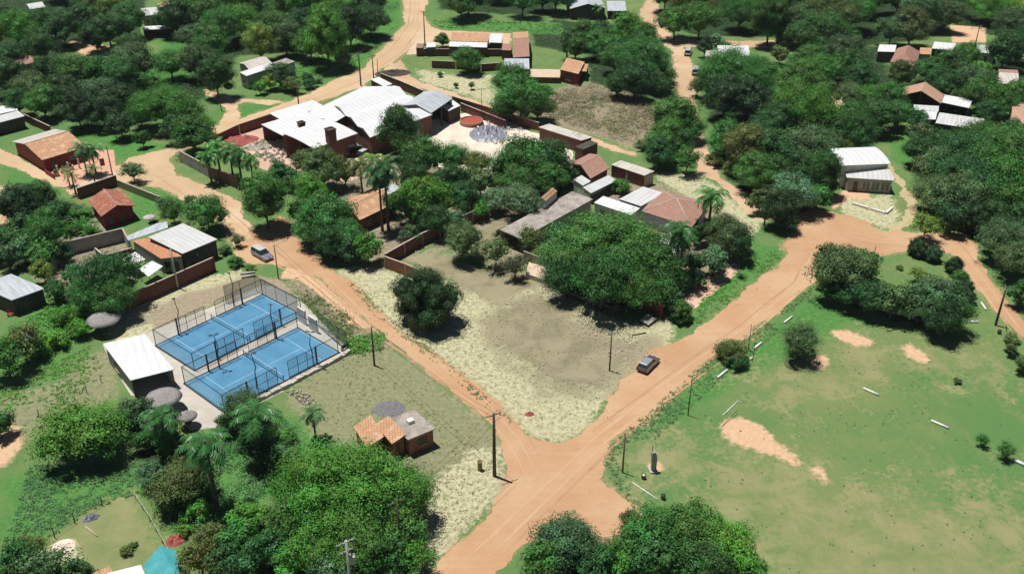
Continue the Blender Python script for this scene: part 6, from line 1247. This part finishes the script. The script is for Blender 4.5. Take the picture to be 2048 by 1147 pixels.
# ------------------------------------------------------------------ trees placed one by one: (x, y, radius, colour, kind[, label])
TR = [
 (20,160,36,'D','round'), (60,170,34,'G','layered'), (100,150,34,'D','layered'), (150,150,36,'M','round'), (205,145,38,'M','layered'), (255,160,34,'D','tall'), (190,185,36,'G','layered'), (130,190,34,'D','round'), (85,205,34,'M','round'), (155,225,34,'K','round'), (205,225,34,'K','layered'), (255,205,32,'K','round'), (35,205,28,'D','round'), (240,250,28,'K','layered'),
 (80,95,32,'D','round'), (125,60,34,'D','layered'), (170,40,36,'D','round'), (215,60,36,'D','layered'), (255,45,34,'M','round'), (30,60,48,'B','airy'), (70,50,36,'M','airy'), (20,110,30,'D','layered'), (190,75,30,'D','round'), (260,90,30,'D','layered'), (340,125,36,'M','airy'), (395,125,36,'G','layered'), (430,150,34,'D','tall'), (440,60,40,'M','round'), (480,40,40,'B','airy'), (385,75,28,'G','layered'), (420,95,34,'M','round'), (300,175,18,'G','cone'), (350,40,34,'D','round'), (400,30,36,'M','layered'),
 (1648,350,34,'D','tall'), (1690,290,20,'Y','airy'), (1655,310,26,'D','round'), (1540,40,40,'M','tall'), (1480,30,40,'M','airy'), (1400,40,40,'M','airy'), (1350,45,34,'M','layered'),
 (740,40,40,'D','round'), (700,60,36,'K','round'), (660,30,44,'M','airy'), (600,50,40,'D','layered'), (570,80,34,'G','layered'), (620,90,32,'M','round'),
 (780,410,24,'D','round'), (820,470,22,'G','round'), (760,365,22,'D','round'), (925,400,34,'D','layered'), (960,420,20,'B','layered'),
 # around the junctions and the dry lot
 (529,398,46,'M','tall','broad tree standing alone beside the lane with its dark shadow'),
 (854,603,66,'K','ball','big dark round tree low on the dry lot beside the road'),
 (1362,621,26,'M','ball','clipped round green bush at the end of the brick pavement'),
 (927,487,38,'G','layered','grey-green tree inside the fenced dry lot'), (992,505,30,'O','airy'), (1030,535,24,'T','airy'), (1010,470,20,'O','bush'),
 (1212,500,108,'M','airy','giant spreading green tree in front of the white roofs'), (1128,512,54,'M','airy','left shoulder tree joined to the giant spreading tree'), (1295,528,64,'M','airy','right shoulder tree joined to the giant spreading tree'), (1205,565,64,'M','airy'), (1265,580,50,'M','airy'), (1130,565,40,'D','airy'), (1060,480,26,'O','airy'), (1080,515,24,'O','bush'),
 (1325,590,34,'D','airy'), (1352,560,26,'M','airy'), (1390,560,26,'G','bush'), (1385,525,24,'G','layered'), (1430,520,34,'G','round'), (1455,470,40,'G','layered'), (1480,500,28,'K','round'), (1400,470,22,'D','round'), (1430,450,20,'M','bush'),
 (1240,375,22,'M','bush'),
 # block between lane and factory
 (620,385,34,'B','round'), (600,425,24,'M','round'), (655,440,50,'M','layered'), (620,460,34,'M','round'), (690,475,38,'M','layered'), (660,490,34,'D','round'), (735,500,30,'B','round'), (700,505,26,'K','round'), (590,360,22,'D','round'),
 (645,340,42,'G','round'), (610,330,26,'O','airy'), (690,350,26,'O','airy'), (560,345,26,'D','round'),
 (798,262,42,'D','cone','tall dark blue-green tree in front of the factory roof'), (845,320,44,'M','airy'), (900,322,36,'M','airy'), (830,360,34,'D','round'), (952,325,32,'O','airy'), (905,365,36,'D','round'), (960,365,32,'G','layered'), (845,400,48,'B','layered'), (870,445,32,'D','round'), (820,425,30,'M','airy'), (905,440,24,'G','airy'), (990,400,26,'W','layered'),
 (1045,325,50,'M','layered'), (1092,320,48,'D','layered'), (1030,370,36,'M','round'), (1100,360,34,'M','round'), (1043,400,42,'W','layered'), (1135,350,22,'D','round'), (1010,340,28,'D','round'),
 # lane side, left block
 (413,428,38,'M','layered'), (345,425,26,'M','airy'), (330,410,18,'G','airy'), (380,400,12,'G','bush'), (265,342,22,'W','airy','thin pale young tree on the lane verge'),
 (75,395,34,'D','round'), (95,470,42,'M','round'), (110,430,28,'D','round'), (40,452,30,'D','round'), (45,500,32,'G','round'), (90,500,34,'M','layered'), (20,478,30,'D','round'), (15,520,26,'K','round'), (120,505,26,'K','round'),
 (225,560,58,'D','airy'), (170,590,40,'M','airy'), (150,555,30,'D','round'), (86,545,22,'Y','round'), (112,580,26,'D','round'), (230,600,40,'M','round'), (190,615,28,'M','bush'), (130,640,26,'B','bush'), (160,660,26,'B','bush'), (110,680,28,'B','bush'), (75,700,24,'B','bush'), (45,690,40,'O','airy'), (10,720,40,'M','airy'),
 (475,480,14,'O','airy'), (450,500,14,'G','bush'), (470,525,16,'M','bush'), (500,535,10,'B','bush'), (310,445,10,'D','bush'),
 # foreground left
 (150,866,86,'B','airy','broad bright tree with dark shade on the left meadow'), (215,890,36,'M','airy'), (-5,850,30,'D','round'), (270,820,30,'G','layered'), (320,850,36,'G','layered'), (240,850,24,'M','round'), (290,880,26,'D','round'), (330,890,26,'M','round'),
 (485,815,46,'G','airy','feathery grey-green tree overhanging the near court corner'), (535,860,24,'M','round'), (575,872,20,'M','bush'), (520,900,40,'D','round'), (460,850,26,'D','round'),
 (300,950,26,'W','layered'), (355,965,56,'O','airy'), (340,1000,30,'D','round'), (400,960,36,'D','round'), (390,1020,30,'B','bush'), (470,1085,40,'M','round'), (420,1080,36,'O','round'), (400,1120,40,'O','airy'), (370,1060,18,'B','bush'), (450,1125,40,'D','round'),
 (702,990,124,'B','airy','giant broad green tree beside the brick cottage'), (590,985,60,'B','airy','left flank tree merging with the giant tree by the cottage'), (800,990,66,'B','airy','right flank tree merging with the giant tree by the cottage'), (575,1055,48,'M','airy'), (640,1085,62,'B','airy'), (735,1085,66,'M','airy'), (805,1075,50,'M','airy'), (530,1100,46,'D','round'), (590,1120,44,'B','round'), (660,1135,40,'W','layered'), (770,1120,46,'D','round'), (830,1120,34,'B','airy'), (500,1040,40,'B','round'),
 (95,1140,52,'G','airy'), (30,1130,50,'D','airy'), (160,1150,34,'D','round'), (60,1095,30,'O','airy'),
 (253,1100,14,'O','bush','heart-shaped low shrub alone on the small lawn'), (268,1088,8,'M','bush'),
 # foreground right
 (1135,1085,58,'G','layered','dense grey-green tree at the bottom left of the field corner'), (1085,1130,44,'M','round'), (1190,1130,40,'D','layered'),
 (1300,1075,60,'M','layered'), (1385,1060,62,'M','layered','broad clumpy tree top rising at the bottom edge of the field'), (1455,1100,58,'B','layered'), (1330,1130,56,'D','layered'), (1250,1115,38,'B','layered'), (1410,1140,60,'D','layered'), (1262,1040,20,'O','layered'), (1500,1140,34,'M','layered'),
 # right side
 (1690,545,58,'G','layered','dense grey-green bush tree at the orange road bend'), (1660,515,32,'D','round'), (1725,530,34,'D','round'), (1665,580,28,'D','round'), (1735,590,42,'D','layered'), (1785,605,40,'G','layered'), (1870,605,52,'G','layered'), (1905,625,42,'D','airy'), (1880,640,38,'K','round'),
 (1603,682,42,'G','airy','thin feathery tree standing over bare sand in the field'), (1460,705,32,'O','bush','low olive bush between the orange road and the field'), (1475,725,22,'D','bush'),
 (1835,497,19,'K','ball','clipped round shrub by the clearing, left of the pair'), (1867,508,18,'K','ball','clipped round shrub by the clearing, right of the pair'),
 (1908,532,17,'K','ball','clipped shrub at the top of the hedge row by the sandy track'), (1920,556,16,'M','ball','second clipped shrub down the hedge row by the sandy track'), (1930,576,18,'K','ball','third clipped shrub down the hedge row by the sandy track'), (1936,594,15,'K','ball','lowest clipped shrub in the hedge row by the sandy track'),
 (1853,452,28,'Y','airy','thin bright young tree beside the orange clearing'), (1836,548,17,'Y','airy','pale yellowish sapling on the round lawn'), (1800,535,8,'M','bush'),
 (1965,880,13,'M','airy','small dark-based sapling beside the white post, left one'), (2012,902,18,'M','airy','small dark-based sapling near the field edge, right one'), (2022,688,20,'O','round'), (2046,730,18,'O','round'), (1915,762,9,'O','bush'),
 (2010,475,48,'G','layered'), (2035,520,40,'G','layered'), (1985,440,36,'D','round'), (2040,590,26,'D','round'), (2050,450,40,'D','round'),
 (1950,330,80,'D','airy'), (2020,340,90,'M','airy'), (1890,330,50,'G','layered'), (1870,390,42,'G','layered'), (1920,400,50,'G','round'), (1975,395,50,'D','airy'), (2030,400,56,'M','airy'), (1840,300,34,'D','round'), (1895,300,40,'D','round'), (1960,275,40,'M','airy'), (2020,285,40,'M','airy'), (1900,440,30,'K','round'), (1960,440,34,'K','round'),
 (1585,385,44,'W','layered','pale blue-green layered tree by the dark junction shade'), (1630,395,30,'M','layered'), (1556,420,38,'K','round','dense blackish tree at the junction pole'), (1520,405,24,'O','round'), (1575,440,24,'K','round'), (1660,375,18,'M','round'),
 (1495,300,48,'O','round'), (1450,285,36,'M','round'), (1545,300,50,'D','layered'), (1600,300,52,'G','layered'), (1510,345,40,'M','round'), (1555,350,34,'D','round'), (1600,345,36,'D','round'), (1640,330,30,'D','layered'), (1610,225,66,'B','airy','wide bright feathery tree right of the lawn gap'), (1560,240,40,'D','round'), (1670,250,48,'M','airy'), (1650,290,36,'G','airy'), (1700,240,36,'M','round'), (1720,270,34,'D','round'), (1465,335,22,'O','bush'), (1430,320,20,'O','bush'),
 (1465,150,66,'M','airy','wide green tree with deep shade beside the back street'), (1520,150,42,'M','airy'), (1425,170,36,'D','airy'), (1450,200,42,'K','round'), (1500,200,40,'K','round'), (1395,175,18,'O','airy'),
 (1350,235,46,'M','round'), (1330,280,38,'M','round'), (1380,255,30,'M','round'), (1320,310,30,'D','round'), (1375,320,28,'M','airy'), (1290,290,18,'G','bush'), (1355,290,30,'D','round'),
 (1285,125,58,'M','airy','wide soft green tree left of the sandy back street'), (1230,120,30,'M','round'), (1270,165,36,'D','round'), (1320,165,26,'D','airy'), (1235,170,26,'D','round'), (1340,150,16,'M','airy'),
 (1042,200,44,'M','layered','clumpy tree behind the dark end of the yard'), (1020,165,34,'M','round'), (1075,215,30,'G','layered'), (1012,215,26,'D','round'), (1085,185,20,'M','layered'),
 (935,120,28,'M','round','round green tree on the grass below the compound'), (885,80,15,'M','round','small tree in the compound yard'), (905,98,10,'D','bush'), (912,170,6,'D','round'), (943,172,7,'O','airy'), (880,150,7,'O','bush'),
 (385,268,40,'M','round'), (350,262,26,'D','round'), (325,215,58,'B','airy','bright yellow-green feathery tree beside the dark wood'), (280,230,26,'B','airy'), (370,225,40,'M','airy'), (410,250,18,'B','airy'), (285,280,16,'D','round'),
 (560,152,26,'G','round'), (540,165,16,'Y','round'), (585,168,18,'O','airy'), (575,175,16,'D','bush'), (520,175,14,'B','round'), (615,155,12,'D','ball'), (620,168,16,'D','bush'), (638,162,8,'W','bush'), (685,118,18,'G','round'), (500,168,12,'M','bush'),
 (1578,76,26,'G','ball','round dark tree standing alone on the far sandy road'), (1432,82,16,'W','cone'), (1410,95,16,'K','cone'), (1452,98,14,'M','round'), (1600,160,44,'M','round'), (1650,140,40,'M','airy'), (1635,150,26,'O','airy'), (1700,130,40,'D','layered'), (1720,160,30,'D','round'), (1615,120,34,'M','round'), (1672,110,30,'G','round'), (1560,110,20,'O','round'),
 (1800,150,24,'O','cone'), (1860,140,30,'M','layered'), (1900,130,36,'D','round'), (1935,120,30,'M','round'), (1890,165,36,'D','layered'), (1945,165,34,'G','layered'), (1970,190,36,'M','layered'), (1900,190,20,'G','round'), (2000,205,30,'M','round'), (1855,175,16,'W','bush'), (2010,105,36,'D','round'), (2040,90,36,'D','airy'), (2030,190,26,'M','round'), (1980,225,26,'D','round'), (1960,145,24,'B','layered'), (1840,265,26,'G','layered'), (1775,200,34,'M','airy'), (1760,230,40,'D','layered'), (1800,230,30,'M','layered'), (1740,200,30,'B','airy'), (1830,240,24,'D','layered'),(2020,262,26,'D','round'),
]
for rec in TR: tree(*rec[:3], rec[3], rec[4], label=(rec[5] if len(rec) > 5 else None), vs=.8 if rec[2] > 100 else .72 if rec[:2] == (150, 866) else 1.0)
# palms (foot or crown seen at x, y)
palm(765,462,'tall','D','left one of the two tall palms before the tan tiled roof', 1.0, 1.05); palm(777,461,'tall','D','right one of the two tall palms before the tan tiled roof', 1.05, 1.1)
palm(1424,392,'mid','M','palm rising beside the faded red hipped roof', 1.35, crown=True); palm(1360,462,'mid','D','palm beside the white outhouse, taller one', 1.2, 1.4, crown=True); palm(1366,480,'mid','D','palm beside the white outhouse, lower one', 1.0, 1.2, crown=True)
palm(632,878,'mid','G','small palm standing alone on the olive lot', .72, 1.0); palm(512,832,'mid','D','drooping palm between the near court and the weeds', 1.3, crown=True); palm(410,890,'mid','D','drooping palm with thin trunk above the weeds', 1.25, 1.3, crown=True); palm(322,838,'mid','D','palm beside the large thatched shade', 1.0, crown=True); palm(720,330,'mid','O','olive palm crown in front of the factory, left one', 1.1, 1.2, crown=True); palm(745,318,'mid','Y','yellowish palm crown in front of the factory', 1.0, 1.2, crown=True)
palm(458,300,'mid','M','palm over the panel wall, left one', 1.1, crown=True); palm(432,292,'mid','M','palm over the panel wall, leftmost behind', 1.1, crown=True); palm(475,308,'mid','D','palm over the panel wall, middle one', 1.1, crown=True); palm(500,318,'mid','M','palm over the panel wall, right one', 1.0, crown=True); palm(415,312,'mid','M','palm leaning over the grey panels', 1.0, crown=True)
palm(162,296,'mid','G','palm against the large orange roof', 1.0, crown=True); palm(182,300,'mid','D','dark palm right of the large orange roof', .9, crown=True)
palm(152,388,'dry','O','thin dry palm on the forecourt, left one', 1.0); palm(192,375,'dry','O','thin dry palm on the forecourt, right one', 1.0); palm(140,372,'dry','O','thin dry palm in front of the planters', .8)
for i, (x, y, s_) in enumerate([(130,420,1.2),(150,440,1.3),(165,462,1.4),(185,470,1.2),(140,470,1.1),(172,435,1.1)]): palm(x, y, 'agave', 'M', 'spiky sword-leaved plant behind the small red house, '+['topmost of the clump', 'second from the top of the clump', 'middle of the clump', 'rightmost of the clump', 'lowest left of the clump', 'right of the topmost one'][i], s_, 1, group='spiky plants behind the small red house', name='spiky_plant', cat='spiky plant')
palm(1482,556,'agave','D','small dark spiky plant on the road verge', .5, name='spiky_plant', cat='spiky plant')
palm(1195,40,'low','D','small dark palm before the top edge gabled house', 1.2); palm(1135,72,'mid','K','dark palm by the far green clearing', 1.1, crown=True); palm(285,238,'low','W','pale palm under the bright feathery tree', 1.2)

# ------------------------------------------------------------------ wooded stretches: each tree still a thing of its own
def inpoly(x, y, pl):
    r = False
    for i in range(len(pl)):
        x1, y1 = pl[i]; x2, y2 = pl[(i+1) % len(pl)]
        if (y1 > y) != (y2 > y) and x < (x2-x1)*(y-y1)/(y2-y1)+x1: r = not r
    return r
placed = [(t_[1], t_[2], t_[5]*F/depth(G(t_[1], t_[2], 3))) for t_ in TREES]
KEEP = [ROADS[k] for k in ('road', 'lane', 'back_street', 'track', 'side_path')] + [[(140,78),(240,90),(240,118),(180,118)], [(316,-10),(350,-10),(350,16),(320,20)], [(1905,45),(1975,50),(1975,92),(1905,90)],
        [(310,80),(370,70),(380,100),(320,112)], [(270,150),(345,120),(350,165),(300,180)], [(1560,150),(1610,150),(1600,180),(1560,185)], [(1550,165),(1580,160),(1580,185),(1545,190)], [(860,38),(1120,42),(1120,70),(860,60)]]
def wood(pl, step, rmin, rmax, cols, kinds, dens=1.0, seed=1):
    rg = random.Random(seed); xs = [p[0] for p in pl]; ys = [p[1] for p in pl]; y = min(ys); row = 0
    while y < max(ys):
        k = .92 + .35*max(0, y)/300; x = min(xs) + (row % 2)*step*.5*k
        while x < max(xs):
            cx, cy = x+rg.uniform(-.3, .3)*step*k, y+rg.uniform(-.25, .25)*step*k; x += step*k
            if not inpoly(cx, cy, pl) or rg.random() > dens: continue
            r = rg.uniform(rmin, rmax)*k*1.16
            if any((cx-a)**2 + ((cy-b)*1.3)**2 < (.50*(r+c_*.9))**2 for a, b, c_ in placed): continue
            if any(bx0-r*.75 < cx < bx1+r*.75 and by0-r*.4 < cy < by1+r*1.0 for bx0, by0, bx1, by1 in BOXES): continue
            if any(inpoly(cx+dx*r*.7, cy+dy*r, pk) for pk in KEEP for dx, dy in ((0,0),(1,0),(-1,0),(0,-.5),(0,.8))): continue
            tree(cx, cy, r, rg.choice(cols), rg.choice(kinds)); placed.append((cx, cy, r))
        y += step*.62*k; row += 1
A_ = ['round', 'tall', 'layered', 'airy', 'layered', 'round']
wood([(-30,-30),(310,-30),(275,20),(282,70),(240,85),(150,75),(120,120),(75,115),(30,108),(-30,110)], 47, 26, 44, 'DDMGDBMYO', A_, seed=1)
wood([(-30,130),(70,138),(150,112),(240,118),(330,112),(420,150),(440,175),(400,190),(330,150),(260,170),(200,190),(170,235),(90,225),(50,205),(-30,200)], 46, 26, 42, 'DDMGMOY', A_, seed=2)
wood([(350,-30),(795,-30),(800,10),(790,40),(740,75),(690,85),(650,110),(600,105),(560,100),(470,110),(410,165),(380,130),(340,110),(330,60)], 47, 26, 44, 'DMMGDMBYB', A_, .95, seed=3)
wood([(870,-30),(1125,-30),(1118,8),(1100,30),(1000,30),(930,28),(880,18)], 42, 24, 38, 'DMKMD', A_, .9, seed=4)
wood([(1065,52),(1110,28),(1130,45),(1210,50),(1290,60),(1320,90),(1250,110),(1190,110),(1110,95),(1070,85)], 36, 22, 33, 'MBMDB', A_, seed=5)
wood([(1325,-30),(2080,-30),(2080,60),(2000,70),(1900,60),(1850,82),(1760,85),(1700,100),(1650,78),(1540,72),(1400,70),(1340,55)], 49, 29, 47, 'DMMGDMDOYB', A_, .97, seed=6)
wood([(1690,80),(1770,85),(1775,150),(1800,170),(1780,220),(1720,250),(1690,200),(1690,150)], 36, 22, 38, 'DMMG', A_, seed=7)
wood([(1830,120),(1870,110),(1950,115),(2000,120),(1990,150),(1985,210),(1960,200),(1890,180),(1840,165)], 34, 22, 33, 'DMDG', A_, seed=8)
wood([(1830,260),(1880,275),(2080,250),(2080,470),(1990,500),(1900,430),(1850,400),(1820,300)], 51, 31, 47, 'DDMGK', A_, seed=9)
wood([(-30,395),(60,370),(200,440),(215,470),(150,500),(60,540),(-30,545)], 40, 22, 33, 'DMKMG', A_, .8, seed=10)
wood([(1380,230),(1440,230),(1660,300),(1650,370),(1500,390),(1420,300)], 42, 24, 38, 'DMMGO', A_, .8, seed=11)
wood([(60,620),(200,590),(260,560),(200,640),(120,700),(20,760),(-20,700)], 36, 15, 24, 'BMMO', ['bush','bush','round'], .7, seed=12)
wood([(600,370),(760,420),(760,510),(640,520),(600,440)], 36, 20, 31, 'MDMB', A_, .8, seed=14)
print('TREES', len(TREES))

# labels for the remaining trees: look, then where they stand relative to a landmark that can be found
MARKS += [(530,398,'the lone lane tree'), (854,603,'the dark round tree'), (1215,470,'the giant spreading tree'), (690,960,'the giant cottage tree'), (1690,545,'the road-bend bush tree'), (150,850,'the left meadow tree'), (1842,410,'the curved-arm lamp'), (2000,610,'the sandy track pole'), (1385,1075,'the bottom field corner'), (325,215,'the bright feathery tree'), (200,100,'the far sandy clearing'), (1380,150,'the back-street cars'), (990,20,'the top centre clearing'), (1600,20,'the top right wood'), (1870,10,'the top right corner'), (620,20,'the top mid-left wood'), (420,40,'the pale-house wood'), (200,20,'the top left wood'), (1200,230,'the dry scrub lot'), (770,455,'the two tall palms')]
ORD = ['nearest', 'second', 'third', 'fourth', 'fifth', 'sixth', 'seventh', 'eighth', 'ninth', 'tenth', 'eleventh', 'twelfth']
buckets = {}
for (e, x, y, kind, col, R, lab) in TREES:
    if lab or 'group' in e: continue
    mk = min(MARKS, key=lambda k_: math.hypot(k_[0]-x, (k_[1]-y)*1.4)); dx, dy = x-mk[0], (y-mk[1])*1.4
    rel = 'left of' if abs(dx) > 2.2*abs(dy) and dx < 0 else 'right of' if abs(dx) > 2.2*abs(dy) else 'right behind' if abs(dy) > 2.2*abs(dx) and dy < 0 else 'just before' if abs(dy) > 2.2*abs(dx) else ('behind' if dy < 0 else 'before') + (' and left of' if dx < 0 else ' and right of')
    big = 'large' if R > 6 else 'small' if R < 2.8 else 'mid-sized'
    buckets.setdefault('%s %s %s %s %s' % (big, COLW[col], FORMW[kind], rel, mk[2]), []).append((math.hypot(dx, dy), e))
for s_, it in buckets.items():
    it.sort(key=lambda q_: q_[0])
    for d_, e in it: e['group'] = {'tree': 'trees of the woods and gardens', 'shrub': 'bushes of the woods and gardens', 'palm tree': 'palms of the gardens'}.get(e['category'], 'plants of the gardens')
    for i, (d_, e) in enumerate(it): e['label'] = s_ if len(it) == 1 else '%s, %s' % (s_, ORD[min(i, 11)])

# ------------------------------------------------------------------ thin summer air over the whole place
mb = MB(); mb.box(-2700, 2700, -2700, 3100, -1.0, 90.0); hz = mb.build('haze', None); hz.data.materials.clear()
m = bpy.data.materials.new('thin_air'); m.use_nodes = True; t = m.node_tree; t.nodes.remove(t.nodes['Principled BSDF'])
pv = t.nodes.new('ShaderNodeVolumePrincipled'); pv.inputs['Color'].default_value = (.80, .90, 1.0, 1); pv.inputs['Density'].default_value = .00006; L(t, pv.outputs[0], t.nodes['Material Output'].inputs['Volume'])
hz.data.materials.append(m); hz['kind'] = 'stuff'; hz['label'] = 'thin haze in the air'
